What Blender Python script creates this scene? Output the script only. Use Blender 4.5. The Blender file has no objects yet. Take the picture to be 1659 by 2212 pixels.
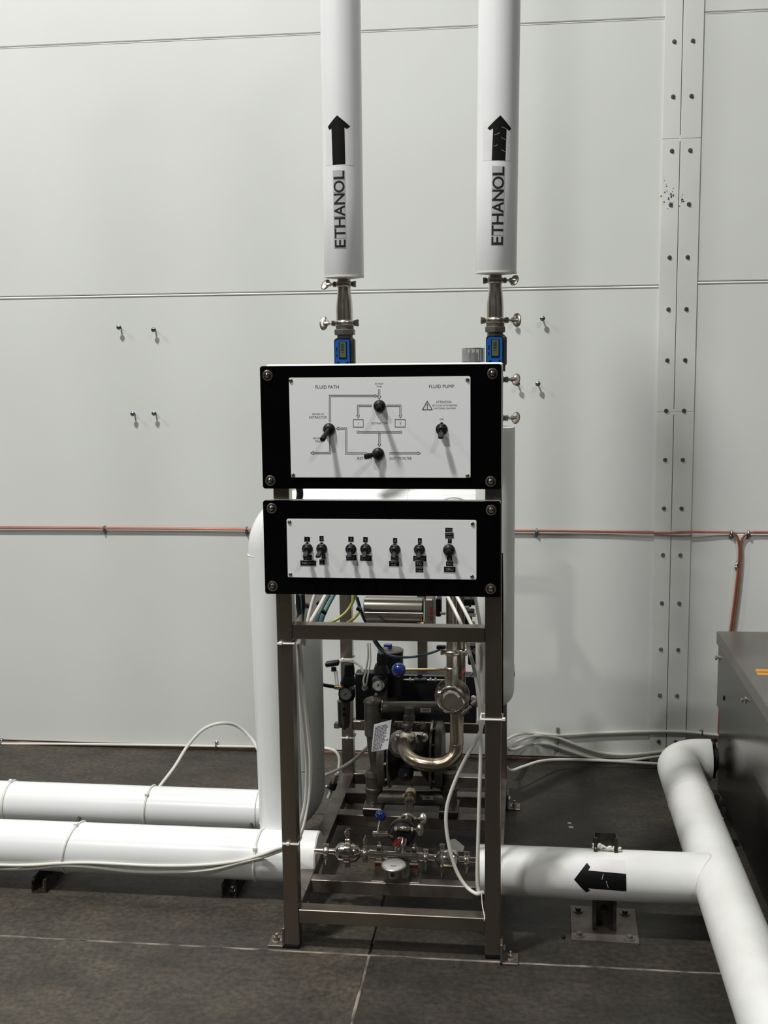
import bpy, bmesh, math, random
from mathutils import Vector, Matrix, Quaternion
from mathutils.geometry import tessellate_polygon
random.seed(7)
V = Vector
PI = math.pi
scn = bpy.context.scene
col = scn.collection

# ------------------------------------------------------------------ camera
F, CX, CY, H = 2500.0, 829.5, 1106.0, 1.7528
down = V((205, 17900, F)).normalized()
left = V((-20500, -81, F)); left = (left - down * left.dot(down)).normalized()
ax = -left; ay = ax.cross(down).normalized(); az = -down          # world axes in image coordinates
cam_d = bpy.data.cameras.new('camera'); cam = bpy.data.objects.new('camera', cam_d); col.objects.link(cam)
cam_d.sensor_fit = 'VERTICAL'; cam_d.sensor_height = 36.0; cam_d.lens = F / 2212 * 36.0
cam_d.clip_start = 0.05
cr = V((ax[0], ay[0], az[0])); cd = V((ax[1], ay[1], az[1])); cf = V((ax[2], ay[2], az[2]))
m = Matrix.Identity(4)
for i in range(3):
    m[i][0] = cr[i]; m[i][1] = -cd[i]; m[i][2] = -cf[i]
m[2][3] = H
cam.matrix_world = m
scn.camera = cam

def ray(px, py):
    v = V((px - CX, py - CY, F))
    return V((ax.dot(v), ay.dot(v), az.dot(v)))
def P(px, py, Y):                  # the point of the vertical plane at depth Y seen at a photo pixel
    r = ray(px, py); r = r * (Y / r[1]); r.z += H; return r
def G(px, py, z=0.0):              # the point of the horizontal plane at height z
    r = ray(px, py); r = r * ((z - H) / r[2]); r.z += H; return r

# ------------------------------------------------------------------ world, lights, exposure
w = bpy.data.worlds.new('world'); scn.world = w; w.use_nodes = True
bg = w.node_tree.nodes['Background']; bg.inputs[0].default_value = (0.95, 1.0, 0.97, 1); bg.inputs[1].default_value = 0.085
def high_bay(name, loc, size, power, colr=(1.0, 0.99, 0.97)):
    l = bpy.data.lights.new(name, 'AREA'); l.shape = 'DISK'; l.size = size; l.energy = power; l.color = colr
    o = bpy.data.objects.new(name, l); o.location = loc; col.objects.link(o); return o
high_bay('high_bay_light', (-2.3, 1.3, 7.6), 0.55, 1480)
high_bay('high_bay_light', (-7.5, 1.1, 7.6), 0.55, 520)
high_bay('high_bay_light', (-4.2, -4.2, 7.6), 0.55, 760)
high_bay('high_bay_light', (3.4, -1.2, 7.6), 0.9, 420)
scn.view_settings.view_transform = 'Standard'
scn.view_settings.look = 'None'
scn.view_settings.gamma = 1
scn.view_settings.use_curve_mapping = False
scn.view_settings.exposure = -1.38

# ------------------------------------------------------------------ materials
def mat(name, c, rough=0.5, metal=0.0, c2=None, scale=8.0, bump=0.0, bscale=60.0, stretch=(1, 1, 1), coat=0.0, lo=0.35, hi=0.7, trans=0.0, rvar=0.0, spec=None):
    M = bpy.data.materials.new(name); M.use_nodes = True
    nt = M.node_tree; b = nt.nodes['Principled BSDF']
    b.inputs['Base Color'].default_value = (*c, 1); b.inputs['Roughness'].default_value = rough
    b.inputs['Metallic'].default_value = metal
    if coat: b.inputs['Coat Weight'].default_value = coat; b.inputs['Coat Roughness'].default_value = 0.08
    if spec is not None: b.inputs['Specular IOR Level'].default_value = spec
    if trans: b.inputs['Transmission Weight'].default_value = trans
    tc = nt.nodes.new('ShaderNodeTexCoord'); mp = nt.nodes.new('ShaderNodeMapping'); mp.inputs['Scale'].default_value = stretch
    nt.links.new(tc.outputs['Object'], mp.inputs[0])
    if c2 is None: c2 = tuple(x * 0.86 for x in c)
    nz = nt.nodes.new('ShaderNodeTexNoise'); nz.inputs['Scale'].default_value = scale; nz.inputs['Detail'].default_value = 6
    nt.links.new(mp.outputs[0], nz.inputs['Vector'])
    rp = nt.nodes.new('ShaderNodeValToRGB'); rp.color_ramp.elements[0].position = lo; rp.color_ramp.elements[1].position = hi
    rp.color_ramp.elements[0].color = (*c2, 1); rp.color_ramp.elements[1].color = (*c, 1)
    nt.links.new(nz.outputs['Fac'], rp.inputs[0]); nt.links.new(rp.outputs[0], b.inputs['Base Color'])
    if rvar:
        mr = nt.nodes.new('ShaderNodeMapRange'); mr.inputs[3].default_value = rough - rvar; mr.inputs[4].default_value = rough + rvar
        nt.links.new(nz.outputs['Fac'], mr.inputs[0]); nt.links.new(mr.outputs[0], b.inputs['Roughness'])
    if bump:
        n2 = nt.nodes.new('ShaderNodeTexNoise'); n2.inputs['Scale'].default_value = bscale; n2.inputs['Detail'].default_value = 4
        nt.links.new(mp.outputs[0], n2.inputs['Vector'])
        bp = nt.nodes.new('ShaderNodeBump'); bp.inputs['Strength'].default_value = bump; bp.inputs['Distance'].default_value = 0.004
        nt.links.new(n2.outputs['Fac'], bp.inputs['Height']); nt.links.new(bp.outputs[0], b.inputs['Normal'])
    return M
M = {}
M['wall'] = mat('wall_paint', (0.71, 0.728, 0.70), 0.30, c2=(0.675, 0.692, 0.662), scale=1.6, bump=0.05, bscale=3.0)
M['trim'] = mat('trim_paint', (0.70, 0.715, 0.68), 0.4, c2=(0.64, 0.65, 0.61), scale=3, lo=0.3, hi=0.5)
M['seam'] = mat('seam_filler', (0.30, 0.30, 0.27), 0.7)  # plain grey of the backing that shows between the panels
M['jacket'] = mat('white_pipe_jacket', (0.80, 0.815, 0.81), 0.27, c2=(0.755, 0.77, 0.765), scale=3, bump=0.03, bscale=8)
M['jacket_dull'] = mat('aged_white_jacket', (0.76, 0.77, 0.75), 0.42, c2=(0.66, 0.66, 0.63), scale=5, bump=0.05, bscale=12)
M['seal'] = mat('jacket_sealant', (0.70, 0.69, 0.64), 0.5)
M['steel'] = mat('brushed_stainless', (0.33, 0.29, 0.245), 0.33, 1.0, c2=(0.26, 0.225, 0.19), scale=6, stretch=(1, 1, 0.3), rvar=0.06, bump=0.04, bscale=150)
M['steel_h'] = mat('brushed_stainless_bar', (0.36, 0.32, 0.275), 0.30, 1.0, c2=(0.25, 0.22, 0.18), scale=9, stretch=(0.4, 1, 1), rvar=0.08)
M['skid'] = mat('worn_skid_steel', (0.27, 0.24, 0.215), 0.42, 0.85, c2=(0.15, 0.13, 0.115), scale=14, rvar=0.1)
M['polish'] = mat('polished_stainless', (0.66, 0.62, 0.56), 0.16, 1.0, c2=(0.55, 0.51, 0.45), scale=10, rvar=0.04)
M['satin'] = mat('satin_stainless', (0.60, 0.55, 0.48), 0.30, 1.0, c2=(0.40, 0.36, 0.30), scale=20, rvar=0.06)
M['cone'] = mat('cone_steel_reflection_streaks', (0.86, 0.80, 0.71), 0.30, 1.0, c2=(0.40, 0.36, 0.31), scale=110, stretch=(1, 1, 0.015), lo=0.42, hi=0.6)  # bright and dark streaks painted in for lamp reflections, drawn like brushed grain
M['plate_d'] = mat('dull_base_plate', (0.20, 0.18, 0.16), 0.5, 0.7, c2=(0.13, 0.11, 0.10), scale=16)
M['warm'] = mat('heat_tinted_stainless', (0.42, 0.36, 0.275), 0.30, 1.0, c2=(0.32, 0.265, 0.195), scale=10, rvar=0.05)
M['drum'] = mat('actuator_drum_steel', (0.36, 0.34, 0.30), 0.15, 1.0, c2=(0.30, 0.28, 0.24), scale=8, stretch=(0.2, 1, 1))
M['cast'] = mat('cast_grey_metal', (0.20, 0.185, 0.16), 0.45, 0.7, c2=(0.13, 0.12, 0.105), scale=18, bump=0.2, bscale=220)
M['zinc'] = mat('zinc_screw', (0.42, 0.46, 0.50), 0.3, 1.0, c2=(0.25, 0.27, 0.30), scale=40)
M['dark'] = mat('dark_cast_iron', (0.035, 0.032, 0.03), 0.4, 0.4)
M['black'] = mat('black_acrylic', (0.0018, 0.0018, 0.002), 0.18, spec=0.12)
M['plastic'] = mat('black_plastic', (0.006, 0.006, 0.007), 0.42, bump=0.05, spec=0.3)
M['rubber'] = mat('black_rubber', (0.007, 0.007, 0.008), 0.6, spec=0.25)
M['vinyl'] = mat('black_vinyl', (0.004, 0.004, 0.004), 0.5, spec=0.2)
M['plate'] = mat('silver_faceplate', (0.82, 0.835, 0.83), 0.42, 0.0, c2=(0.80, 0.815, 0.81), scale=4)
M['boxp'] = mat('light_box_paint', (0.72, 0.73, 0.70), 0.4)
M['ink'] = mat('printed_ink', (0.10, 0.11, 0.14), 0.6)
M['ink_blk'] = mat('black_lettering', (0.006, 0.006, 0.006), 0.5)
M['ink_w'] = mat('white_lettering', (0.26, 0.26, 0.26), 0.6)
M['paper'] = mat('white_label', (0.80, 0.79, 0.80), 0.5)
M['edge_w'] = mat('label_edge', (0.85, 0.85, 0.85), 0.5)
M['tape'] = mat('grey_clear_tape', (0.50, 0.50, 0.515), 0.32, c2=(0.42, 0.42, 0.43), scale=12)
M['film'] = mat('clear_film', (0.80, 0.79, 0.79), 0.24)
M['blue'] = mat('blue_plastic', (0.008, 0.10, 0.42), 0.32)
M['ball'] = mat('blue_knob', (0.006, 0.022, 0.16), 0.22, coat=0.5)
M['lcd'] = mat('lcd_screen', (0.10, 0.125, 0.075), 0.15)
M['tube'] = mat('milky_tubing', (0.72, 0.71, 0.65), 0.34, c2=(0.66, 0.65, 0.58), scale=5)
M['tie'] = mat('white_nylon', (0.80, 0.79, 0.73), 0.35)
M['yellow'] = mat('yellow_tubing', (0.42, 0.40, 0.04), 0.35)
M['teal'] = mat('teal_tubing', (0.05, 0.13, 0.13), 0.35)
M['bluet'] = mat('blue_tubing', (0.03, 0.12, 0.22), 0.3)
M['red'] = mat('red_plastic', (0.30, 0.012, 0.015), 0.4)
M['redr'] = mat('dark_red_pad', (0.16, 0.01, 0.01), 0.5)
M['copper'] = mat('copper_tube', (0.62, 0.29, 0.20), 0.32, 0.75, c2=(0.50, 0.20, 0.13), scale=6)
M['copper_d'] = mat('darkened_copper', (0.20, 0.065, 0.035), 0.35, 0.7)
M['brass'] = mat('brass', (0.55, 0.42, 0.2), 0.25, 1.0)
M['strut'] = mat('dark_strut', (0.10, 0.09, 0.08), 0.45, 0.8, c2=(0.05, 0.045, 0.04), scale=30)
M['foam'] = mat('cream_foam', (0.75, 0.74, 0.66), 0.8, bump=0.5, bscale=80)
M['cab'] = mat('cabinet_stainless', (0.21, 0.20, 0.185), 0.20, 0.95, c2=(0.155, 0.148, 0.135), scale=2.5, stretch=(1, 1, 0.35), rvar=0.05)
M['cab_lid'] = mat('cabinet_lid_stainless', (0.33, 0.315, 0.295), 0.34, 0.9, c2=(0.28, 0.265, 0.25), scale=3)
M['orange'] = mat('orange_sticker', (0.72, 0.33, 0.04), 0.5, c2=(0.62, 0.26, 0.02), scale=60)
M['dial'] = mat('gauge_dial', (0.42, 0.42, 0.40), 0.4)
M['dial_w'] = mat('gauge_glass_face', (0.20, 0.20, 0.19), 0.12, 0.3)
M['bowl'] = mat('smoked_bowl', (0.075, 0.072, 0.065), 0.25, coat=0.4)
M['joint'] = mat('joint_sealant', (0.26, 0.23, 0.185), 0.8, c2=(0.03, 0.027, 0.024), scale=7, lo=0.42, hi=0.58)
M['base'] = mat('rusty_base_line', (0.25, 0.13, 0.09), 0.7, c2=(0.12, 0.07, 0.05), scale=20)
M['chip'] = mat('white_paint_chip', (0.55, 0.55, 0.52), 0.8)
M['clear'] = mat('clear_cup', (0.92, 0.95, 0.95), 0.08, trans=0.85)

def floor_mat(k=1.0, nm='dark_concrete'):
    Mt = bpy.data.materials.new(nm); Mt.use_nodes = True
    nt = Mt.node_tree; b = nt.nodes['Principled BSDF']; N = nt.nodes.new; Lk = nt.links.new
    tc = N('ShaderNodeTexCoord')
    def noise(s, d, st=(1, 1, 1)):
        mp = N('ShaderNodeMapping'); mp.inputs['Scale'].default_value = st; Lk(tc.outputs['Object'], mp.inputs[0])
        n = N('ShaderNodeTexNoise'); n.inputs['Scale'].default_value = s; n.inputs['Detail'].default_value = d; n.inputs['Roughness'].default_value = 0.65
        Lk(mp.outputs[0], n.inputs['Vector']); return n.outputs['Fac']
    def ramp(fac, p0, c0, p1, c1):
        r = N('ShaderNodeValToRGB'); e = r.color_ramp.elements; e[0].position = p0; e[0].color = (*c0, 1); e[1].position = p1; e[1].color = (*c1, 1); Lk(fac, r.inputs[0]); return r.outputs[0]
    big = ramp(noise(1.3, 5), 0.35, (0.031 * k, 0.0275 * k, 0.0215 * k), 0.65, (0.056 * k, 0.048 * k, 0.036 * k))
    med = ramp(noise(7, 8, (0.8, 1.2, 1)), 0.3, (0.55, 0.55, 0.56), 0.72, (1.42, 1.40, 1.36))
    fine = ramp(noise(55, 8), 0.36, (0.55, 0.55, 0.55), 0.66, (1.5, 1.46, 1.40))
    m1 = N('ShaderNodeMixRGB'); m1.blend_type = 'MULTIPLY'; m1.inputs[0].default_value = 1; Lk(big, m1.inputs[1]); Lk(med, m1.inputs[2])
    m2 = N('ShaderNodeMixRGB'); m2.blend_type = 'MULTIPLY'; m2.inputs[0].default_value = 1; Lk(m1.outputs[0], m2.inputs[1]); Lk(fine, m2.inputs[2])
    Lk(m2.outputs[0], b.inputs['Base Color'])
    mr = N('ShaderNodeMapRange'); mr.inputs[3].default_value = 0.42; mr.inputs[4].default_value = 0.72; Lk(noise(6, 5), mr.inputs[0]); Lk(mr.outputs[0], b.inputs['Roughness'])
    bp = N('ShaderNodeBump'); bp.inputs['Strength'].default_value = 0.45; bp.inputs['Distance'].default_value = 0.003
    Lk(noise(30, 8, (0.6, 1, 1)), bp.inputs['Height']); Lk(bp.outputs[0], b.inputs['Normal'])
    return Mt
M['floor'] = floor_mat(); M['floor_dark'] = floor_mat(0.55, 'darker_concrete')

# ------------------------------------------------------------------ mesh builder
def frame_of(axis):
    a = V(axis).normalized(); t = V((0, 0, 1)) if abs(a.z) < 0.9 else V((1, 0, 0))
    u = t.cross(a).normalized(); v = a.cross(u); return u, v, a
def smooth_path(pts, n=8):
    pts = [V(p) for p in pts]
    if len(pts) < 3: return pts
    ext = [pts[0] * 2 - pts[1]] + pts + [pts[-1] * 2 - pts[-2]]
    out = []
    for i in range(1, len(ext) - 2):
        p0, p1, p2, p3 = ext[i - 1:i + 3]
        for k in range(n):
            t = k / n
            out.append(0.5 * ((2 * p1) + (p2 - p0) * t + (2 * p0 - 5 * p1 + 4 * p2 - p3) * t * t + (3 * p1 - p0 - 3 * p2 + p3) * t ** 3))
    out.append(pts[-1]); return out
def fillet(pts, R, n=8):           # polyline with rounded corners
    pts = [V(p) for p in pts]; out = [pts[0]]
    for i in range(1, len(pts) - 1):
        a, b, c = pts[i - 1:i + 2]; d1 = (a - b).normalized(); d2 = (c - b).normalized()
        ang = math.acos(max(-1, min(1, d1.dot(d2)))); t = R / math.tan(ang / 2)
        t = min(t, (a - b).length * 0.98, (c - b).length * 0.98); r = t * math.tan(ang / 2)
        ctr = b + (d1 + d2).normalized() * (r / math.sin(ang / 2)); p1 = b + d1 * t; p2 = b + d2 * t
        v1 = p1 - ctr; v2 = p2 - ctr; tot = v1.angle(v2); axs = v1.cross(v2).normalized()
        for k in range(n + 1): out.append(ctr + Quaternion(axs, tot * k / n) @ v1)
    out.append(pts[-1]); return out

class MB:
    def __init__(s): s.v = []; s.f = []
    def add(s, vs, fs):
        o = len(s.v); s.v += [V(x) for x in vs]; s.f += [tuple(i + o for i in f) for f in fs]; return s
    def box(s, c, d, bev=0.0, rot=None):
        x, y, z = d[0] / 2, d[1] / 2, d[2] / 2; c = V(c)
        b = min(bev, x * 0.9, y * 0.9, z * 0.9)
        if b <= 0:
            vs = [V((i * x, j * y, k * z)) for i in (-1, 1) for j in (-1, 1) for k in (-1, 1)]
            fs = [(0, 1, 3, 2), (4, 6, 7, 5), (0, 4, 5, 1), (2, 3, 7, 6), (0, 2, 6, 4), (1, 5, 7, 3)]
        else:
            vs = []; idx = {}
            for i in (-1, 1):
                for j in (-1, 1):
                    for k in (-1, 1):
                        for a in range(3):
                            q = [i * x, j * y, k * z]; e = [i * (x - b), j * (y - b), k * (z - b)]
                            e[a] = q[a]; idx[(i, j, k, a)] = len(vs); vs.append(V(e))
            fs = []
            def F(lst): fs.append(tuple(idx[t] for t in lst))
            for a in range(3):
                for sg in (-1, 1):
                    o1, o2 = (a + 1) % 3, (a + 2) % 3; lst = []
                    for p, q in ((-1, -1), (1, -1), (1, 1), (-1, 1)):
                        t = [0, 0, 0]; t[a] = sg; t[o1] = p; t[o2] = q; lst.append((t[0], t[1], t[2], a))
                    if sg < 0: lst.reverse()
                    F(lst)
            for a in range(3):
                o1, o2 = (a + 1) % 3, (a + 2) % 3
                for p in (-1, 1):
                    for q in (-1, 1):
                        def t4(sg, ax_):
                            t = [0, 0, 0]; t[a] = sg; t[o1] = p; t[o2] = q; return (t[0], t[1], t[2], ax_)
                        lst = [t4(-1, o1), t4(1, o1), t4(1, o2), t4(-1, o2)]
                        if p * q < 0: lst.reverse()
                        F(lst)
            for i in (-1, 1):
                for j in (-1, 1):
                    for k in (-1, 1):
                        lst = [(i, j, k, 0), (i, j, k, 1), (i, j, k, 2)]
                        if i * j * k < 0: lst.reverse()
                        F(lst)
        if rot is not None: vs = [rot @ p for p in vs]
        return s.add([p + c for p in vs], fs)
    def span(s, a, b, bev=0.0):     # axis-aligned box between two corners
        a = V(a); b = V(b); return s.box((a + b) / 2, [abs(b[i] - a[i]) for i in range(3)], bev)
    def lathe(s, o, axis, prof, seg=24, caps=True):   # prof: (radius, height)
        u, v, a = frame_of(axis); o = V(o); vs = []; fs = []
        for r, h in prof:
            for k in range(seg):
                t = 2 * PI * k / seg; vs.append(o + a * h + (u * math.cos(t) + v * math.sin(t)) * r)
        for i in range(len(prof) - 1):
            for k in range(seg):
                k2 = (k + 1) % seg; fs.append((i * seg + k, i * seg + k2, (i + 1) * seg + k2, (i + 1) * seg + k))
        if caps:
            if prof[0][0] > 1e-6: fs.append(tuple(reversed(range(seg))))
            if prof[-1][0] > 1e-6: fs.append(tuple((len(prof) - 1) * seg + k for k in range(seg)))
        return s.add(vs, fs)
    def cyl(s, p0, p1, r0, r1=None, seg=20):
        p0 = V(p0); p1 = V(p1); r1 = r0 if r1 is None else r1; L = (p1 - p0).length
        c = min(r0, r1, L) * 0.08
        return s.lathe(p0, p1 - p0, [(r0 - c, 0), (r0, c), (r1, L - c), (r1 - c, L)], seg)
    def tube(s, pts, r, seg=12, caps=True):
        pts = [V(p) for p in pts]; n = len(pts); vs = []; fs = []
        tan = [(pts[min(i + 1, n - 1)] - pts[max(i - 1, 0)]).normalized() for i in range(n)]
        u, v, a = frame_of(tan[0])
        for i in range(n):
            if i:
                q = tan[i - 1].rotation_difference(tan[i]); u = q @ u; v = q @ v
            rr = r[i] if isinstance(r, (list, tuple)) else r
            for k in range(seg):
                t = 2 * PI * k / seg; vs.append(pts[i] + (u * math.cos(t) + v * math.sin(t)) * rr)
        for i in range(n - 1):
            for k in range(seg):
                k2 = (k + 1) % seg; fs.append((i * seg + k, i * seg + k2, (i + 1) * seg + k2, (i + 1) * seg + k))
        if caps: fs.append(tuple(reversed(range(seg)))); fs.append(tuple((n - 1) * seg + k for k in range(seg)))
        return s.add(vs, fs)
    def ell(s, c, rad, rot=None, seg=16, rings=9):
        c = V(c); vs = []; fs = []
        for i in range(rings + 1):
            th = PI * i / rings
            for k in range(seg):
                t = 2 * PI * k / seg; p = V((math.sin(th) * math.cos(t) * rad[0], math.sin(th) * math.sin(t) * rad[1], math.cos(th) * rad[2]))
                vs.append((rot @ p if rot is not None else p) + c)
        for i in range(rings):
            for k in range(seg):
                k2 = (k + 1) % seg; fs.append((i * seg + k, (i + 1) * seg + k, (i + 1) * seg + k2, i * seg + k2))
        return s.add(vs, fs)
    def prism(s, poly, nrm, th):    # planar polygon (3D points) thickened along nrm
        n = len(poly); d = V(nrm).normalized() * th; a = [V(p) for p in poly]
        fs = [tuple(range(n)), tuple(reversed(range(n, 2 * n)))] + [(i, n + i, n + (i + 1) % n, (i + 1) % n) for i in range(n)]
        return s.add(a + [p + d for p in a], fs)
    def build(s, name, mt, parent=None, ang=0.6, sharp=True):
        me = bpy.data.meshes.new(name)
        o = bpy.data.objects.new(name, me)
        org = V((0, 0, 0))
        if parent is not None:
            q = parent
            while q is not None: org += q.location; q = q.parent
        me.from_pydata([tuple(p - org) for p in s.v], [], s.f)
        bm = bmesh.new(); bm.from_mesh(me); bmesh.ops.remove_doubles(bm, verts=bm.verts, dist=1e-6)
        bmesh.ops.recalc_face_normals(bm, faces=bm.faces); bm.to_mesh(me); bm.free()
        me.materials.append(M[mt] if isinstance(mt, str) else mt)
        me.polygons.foreach_set('use_smooth', [True] * len(me.polygons))
        me.set_sharp_from_angle(angle=ang)
        col.objects.link(o)
        if parent is not None: o.parent = parent
        return o
def tag(o, label=None, cat=None, group=None, kind=None):
    if label: o['label'] = label
    if cat: o['category'] = cat
    if group: o['group'] = group
    if kind: o['kind'] = kind
    return o
def thing(name, loc, label, cat, group=None):
    o = bpy.data.objects.new(name, None); o.location = V(loc); o.empty_display_size = 0.05; col.objects.link(o)
    return tag(o, label, cat, group)
def root(name, kind='structure'):
    o = bpy.data.objects.new(name, None); col.objects.link(o); o['kind'] = kind; return o

_tc = {}
def text_geo(s_, bold=0.0):
    if (s_, bold) not in _tc:
        c = bpy.data.curves.new('t', 'FONT'); c.body = s_; c.align_x = 'CENTER'; c.align_y = 'CENTER'; c.size = 1.0; c.resolution_u = 5 if len(s_) < 2 else 3; c.offset = bold; c.fill_mode = 'FRONT'
        o = bpy.data.objects.new('t', c); me = bpy.data.meshes.new_from_object(o)
        vs = [v.co.copy() for v in me.vertices]; fs = [tuple(p.vertices) for p in me.polygons]
        bpy.data.objects.remove(o); bpy.data.curves.remove(c); bpy.data.meshes.remove(me)
        _tc[(s_, bold)] = (vs, fs)
    return _tc[(s_, bold)]
def text(mb, s_, c, right, up, height, width=None, bold=0.0):
    vs, fs = text_geo(s_, bold)
    if not vs: return mb
    xs = [v.x for v in vs]; ys = [v.y for v in vs]; mx = (max(xs) + min(xs)) / 2; my = (max(ys) + min(ys)) / 2
    ky = height / (max(ys) - min(ys)); W_ = max(xs) - min(xs); kx = ky if width is None else (min(width / W_, ky * 1.15) if len(s_) != 1 or bold else min(ky, width / W_))
    r = V(right).normalized(); u = V(up).normalized(); c = V(c)
    return mb.add([c + r * ((v.x - mx) * kx) + u * ((v.y - my) * ky) for v in vs], fs)
def quadpts(c, right, up, w_, h_):
    r = V(right).normalized() * w_ / 2; u = V(up).normalized() * h_ / 2; c = V(c)
    return [c - r - u, c + r - u, c + r + u, c - r + u]
def wrap(mb, c0, axis, R):         # push every vertex of a flat shape onto a cylinder, keeping arc length; shape lies on the tangent plane facing -Y
    bm = bmesh.new(); vv = [bm.verts.new(p) for p in mb.v]
    for f in mb.f:
        for tri in ([f] if len(f) < 4 else [[f[i] for i in t] for t in tessellate_polygon([[mb.v[i] for i in f]])]):
            try: bm.faces.new([vv[i] for i in tri])
            except ValueError: pass
    for _ in range(5):
        L = [e for e in bm.edges if e.calc_length() > 0.008]
        if not L: break
        bmesh.ops.subdivide_edges(bm, edges=L, cuts=1)
        bmesh.ops.triangulate(bm, faces=bm.faces)
    a = V(axis).normalized(); c0 = V(c0); out = V((0, -1, 0)); side = out.cross(a).normalized()
    bm.verts.index_update(); new = []
    for v in bm.verts:
        d = v.co - c0; h = d.dot(a); t = d.dot(side) / R
        new.append(c0 + a * h + (out * math.cos(t) + side * math.sin(t)) * R)
    fs = [tuple(v.index for v in f.verts) for f in bm.faces]; bm.free()
    o = MB(); o.add(new, fs); return o

# common pieces ------------------------------------------------------
def hexhead(mb, c, axis, r, h): return mb.lathe(c, axis, [(r, 0), (r, h * 0.8), (r * 0.88, h)], 6)
def wing(mb, c, d, side, L):      # wing nut: hub along d and two flat lobes along side
    d = V(d).normalized(); side = V(side).normalized(); c = V(c); n = d.cross(side).normalized()
    mb.lathe(c - d * L * 0.12, d, [(L * 0.2, 0), (L * 0.2, L * 0.3), (L * 0.14, L * 0.5)], 10)
    R_ = Matrix((side, n, d)).transposed()
    mb.ell(c + d * L * 0.30, (L * 0.56, L * 0.10, L * 0.34), R_, 18, 9)
    return mb
def clamp(parent, c, axis, r, w_, bolt_dir, side=None, mt='satin', wl=0.03, swap=1):
    """hinged two-bolt ring clamp: ring with lugs on both sides, a bolt and a wing nut on bolt_dir"""
    c = V(c); a = V(axis).normalized(); b = V(bolt_dir).normalized(); n = a.cross(b).normalized()
    k = MB(); k.lathe(c - a * w_ / 2, a, [(r * 0.98, 0), (r * 1.10, w_ * 0.12), (r * 1.18, w_ * 0.3), (r * 1.18, w_ * 0.7), (r * 1.10, w_ * 0.88), (r * 0.98, w_)], 28)
    Rm = Matrix((b, n, a)).transposed()
    for s_ in (-1, 1):
        k.box(c + b * s_ * r * 1.32, (r * 0.42, r * 0.5, w_ * 0.95), 0.0015, Rm)
    k.cyl(c - b * r * 1.5 - n * r * 0.35, c - b * r * 1.5 + n * r * 0.35, w_ * 0.22, seg=8)
    k.cyl(c - b * r * 1.5 - a * w_ * 0.55, c - b * r * 1.5 + a * w_ * 0.55, w_ * 0.26, seg=8)
    k.cyl(c + b * r * 1.4, c + b * (r * 1.5 + wl * 0.5), w_ * 0.22, seg=8)
    ko = k.build('clamp', mt, parent)
    wm = MB(); wing(wm, c + b * (r * 1.5 + wl * 0.35), b, (side if side is not None else a), wl); wm.build('wing_nut', mt, ko)
    return ko
def zip_tie(pts, wdt, head, label, group='white cable ties', hs=0.011, closed=True, mt='tie'):
    t = thing('cable_tie', pts[0], label, 'cable tie', group)
    MB().tube(pts + ([pts[0]] if closed else []), wdt, 6, caps=not closed).build('strap', mt, t)
    MB().box(head, (hs, hs * 0.8, hs * 0.9), 0.001).build('head', mt, t)
    return t

# ================================================================== SETTING
WY = 4.83
# floor: four slabs around the sealed joints
fl = root('floor')
XJ = -0.445; YJ = 3.145
MB().span((-6, -3, -0.06), (5, 5.2, -0.012)).build('subfloor', 'floor', fl)
for i, (x0, x1, y0, y1) in enumerate(((-6, XJ - .004, -3, YJ - .004), (XJ + .004, 5, -3, YJ - .004), (-6, XJ - .004, YJ + .004, 5.0), (XJ + .004, 5, YJ + .004, 5.0))):
    MB().span((x0, y0, -0.012), (x1, y1, 0), 0.0015).build('slab', ('floor', 'floor_dark', 'floor', 'floor_dark')[i], fl)
def wob(p0, p1, n, a, r):
    p0 = V(p0); p1 = V(p1); d = (p1 - p0).normalized(); sd = V((-d.y, d.x, 0)); return [p0.lerp(p1, i / n) + sd * random.uniform(-a, a) for i in range(n + 1)]
j = MB(); j.tube([V((p.x, p.y, -0.0028)) for p in wob((-5, YJ, 0), (4.5, YJ, 0), 200, 0.002, 0)], [random.uniform(0.0032, 0.0055) for _ in range(201)], 8)
j.build('joint', 'joint', fl)
j = MB(); j.tube([V((p.x, p.y, -0.0028)) for p in wob((XJ, -2.5, 0), (XJ, YJ, 0), 110, 0.002, 0)], [random.uniform(0.004, 0.006) for _ in range(111)], 8)
j.build('joint', 'joint', fl)

# back wall: sheet panels in rows, recessed seams
wl = root('wall_back')
MB().span((-6, WY + 0.012, -0.05), (5, WY + 0.12, 4.6)).build('backing', 'seam', wl)
z_s = [P(0, 1141 - 2, WY).z, P(0, 642, WY).z, P(0, 103, WY).z]
z_r = [P(1600, 1153, WY).z, P(1600, 607, WY).z, P(1600, 24, WY).z]
XT0 = P(1436, 32, WY).x; XT1 = P(1521, 28, WY).x
g = 0.0017
def row_bounds(zs): return [(0.012, zs[0]), (zs[0], zs[1]), (zs[1], zs[2]), (zs[2], 4.55)]
for (x0, x1, zs) in ((-6, -2.9, z_s), (-2.9, XT0 + 0.02, z_s), (XT1 - 0.02, 5, z_r)):
    for a, b in row_bounds(zs):
        MB().span((x0 + g / 2, WY, a + g * 1.2), (x1 - g / 2, WY + 0.012, b - g * 0.4), 0.0034).build('wall_panel', 'wall', wl)
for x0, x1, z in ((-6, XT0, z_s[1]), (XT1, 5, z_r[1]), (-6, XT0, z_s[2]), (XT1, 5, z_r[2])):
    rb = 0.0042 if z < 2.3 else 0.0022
    MB().tube([(x0, WY + .0005, z - rb - .0008), (x1, WY + .0005, z - rb - .0008)], rb, 10).build('seam_highlight_bead', 'edge_w', wl)  # white bead added to stand in for the highlight below each seam
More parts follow.
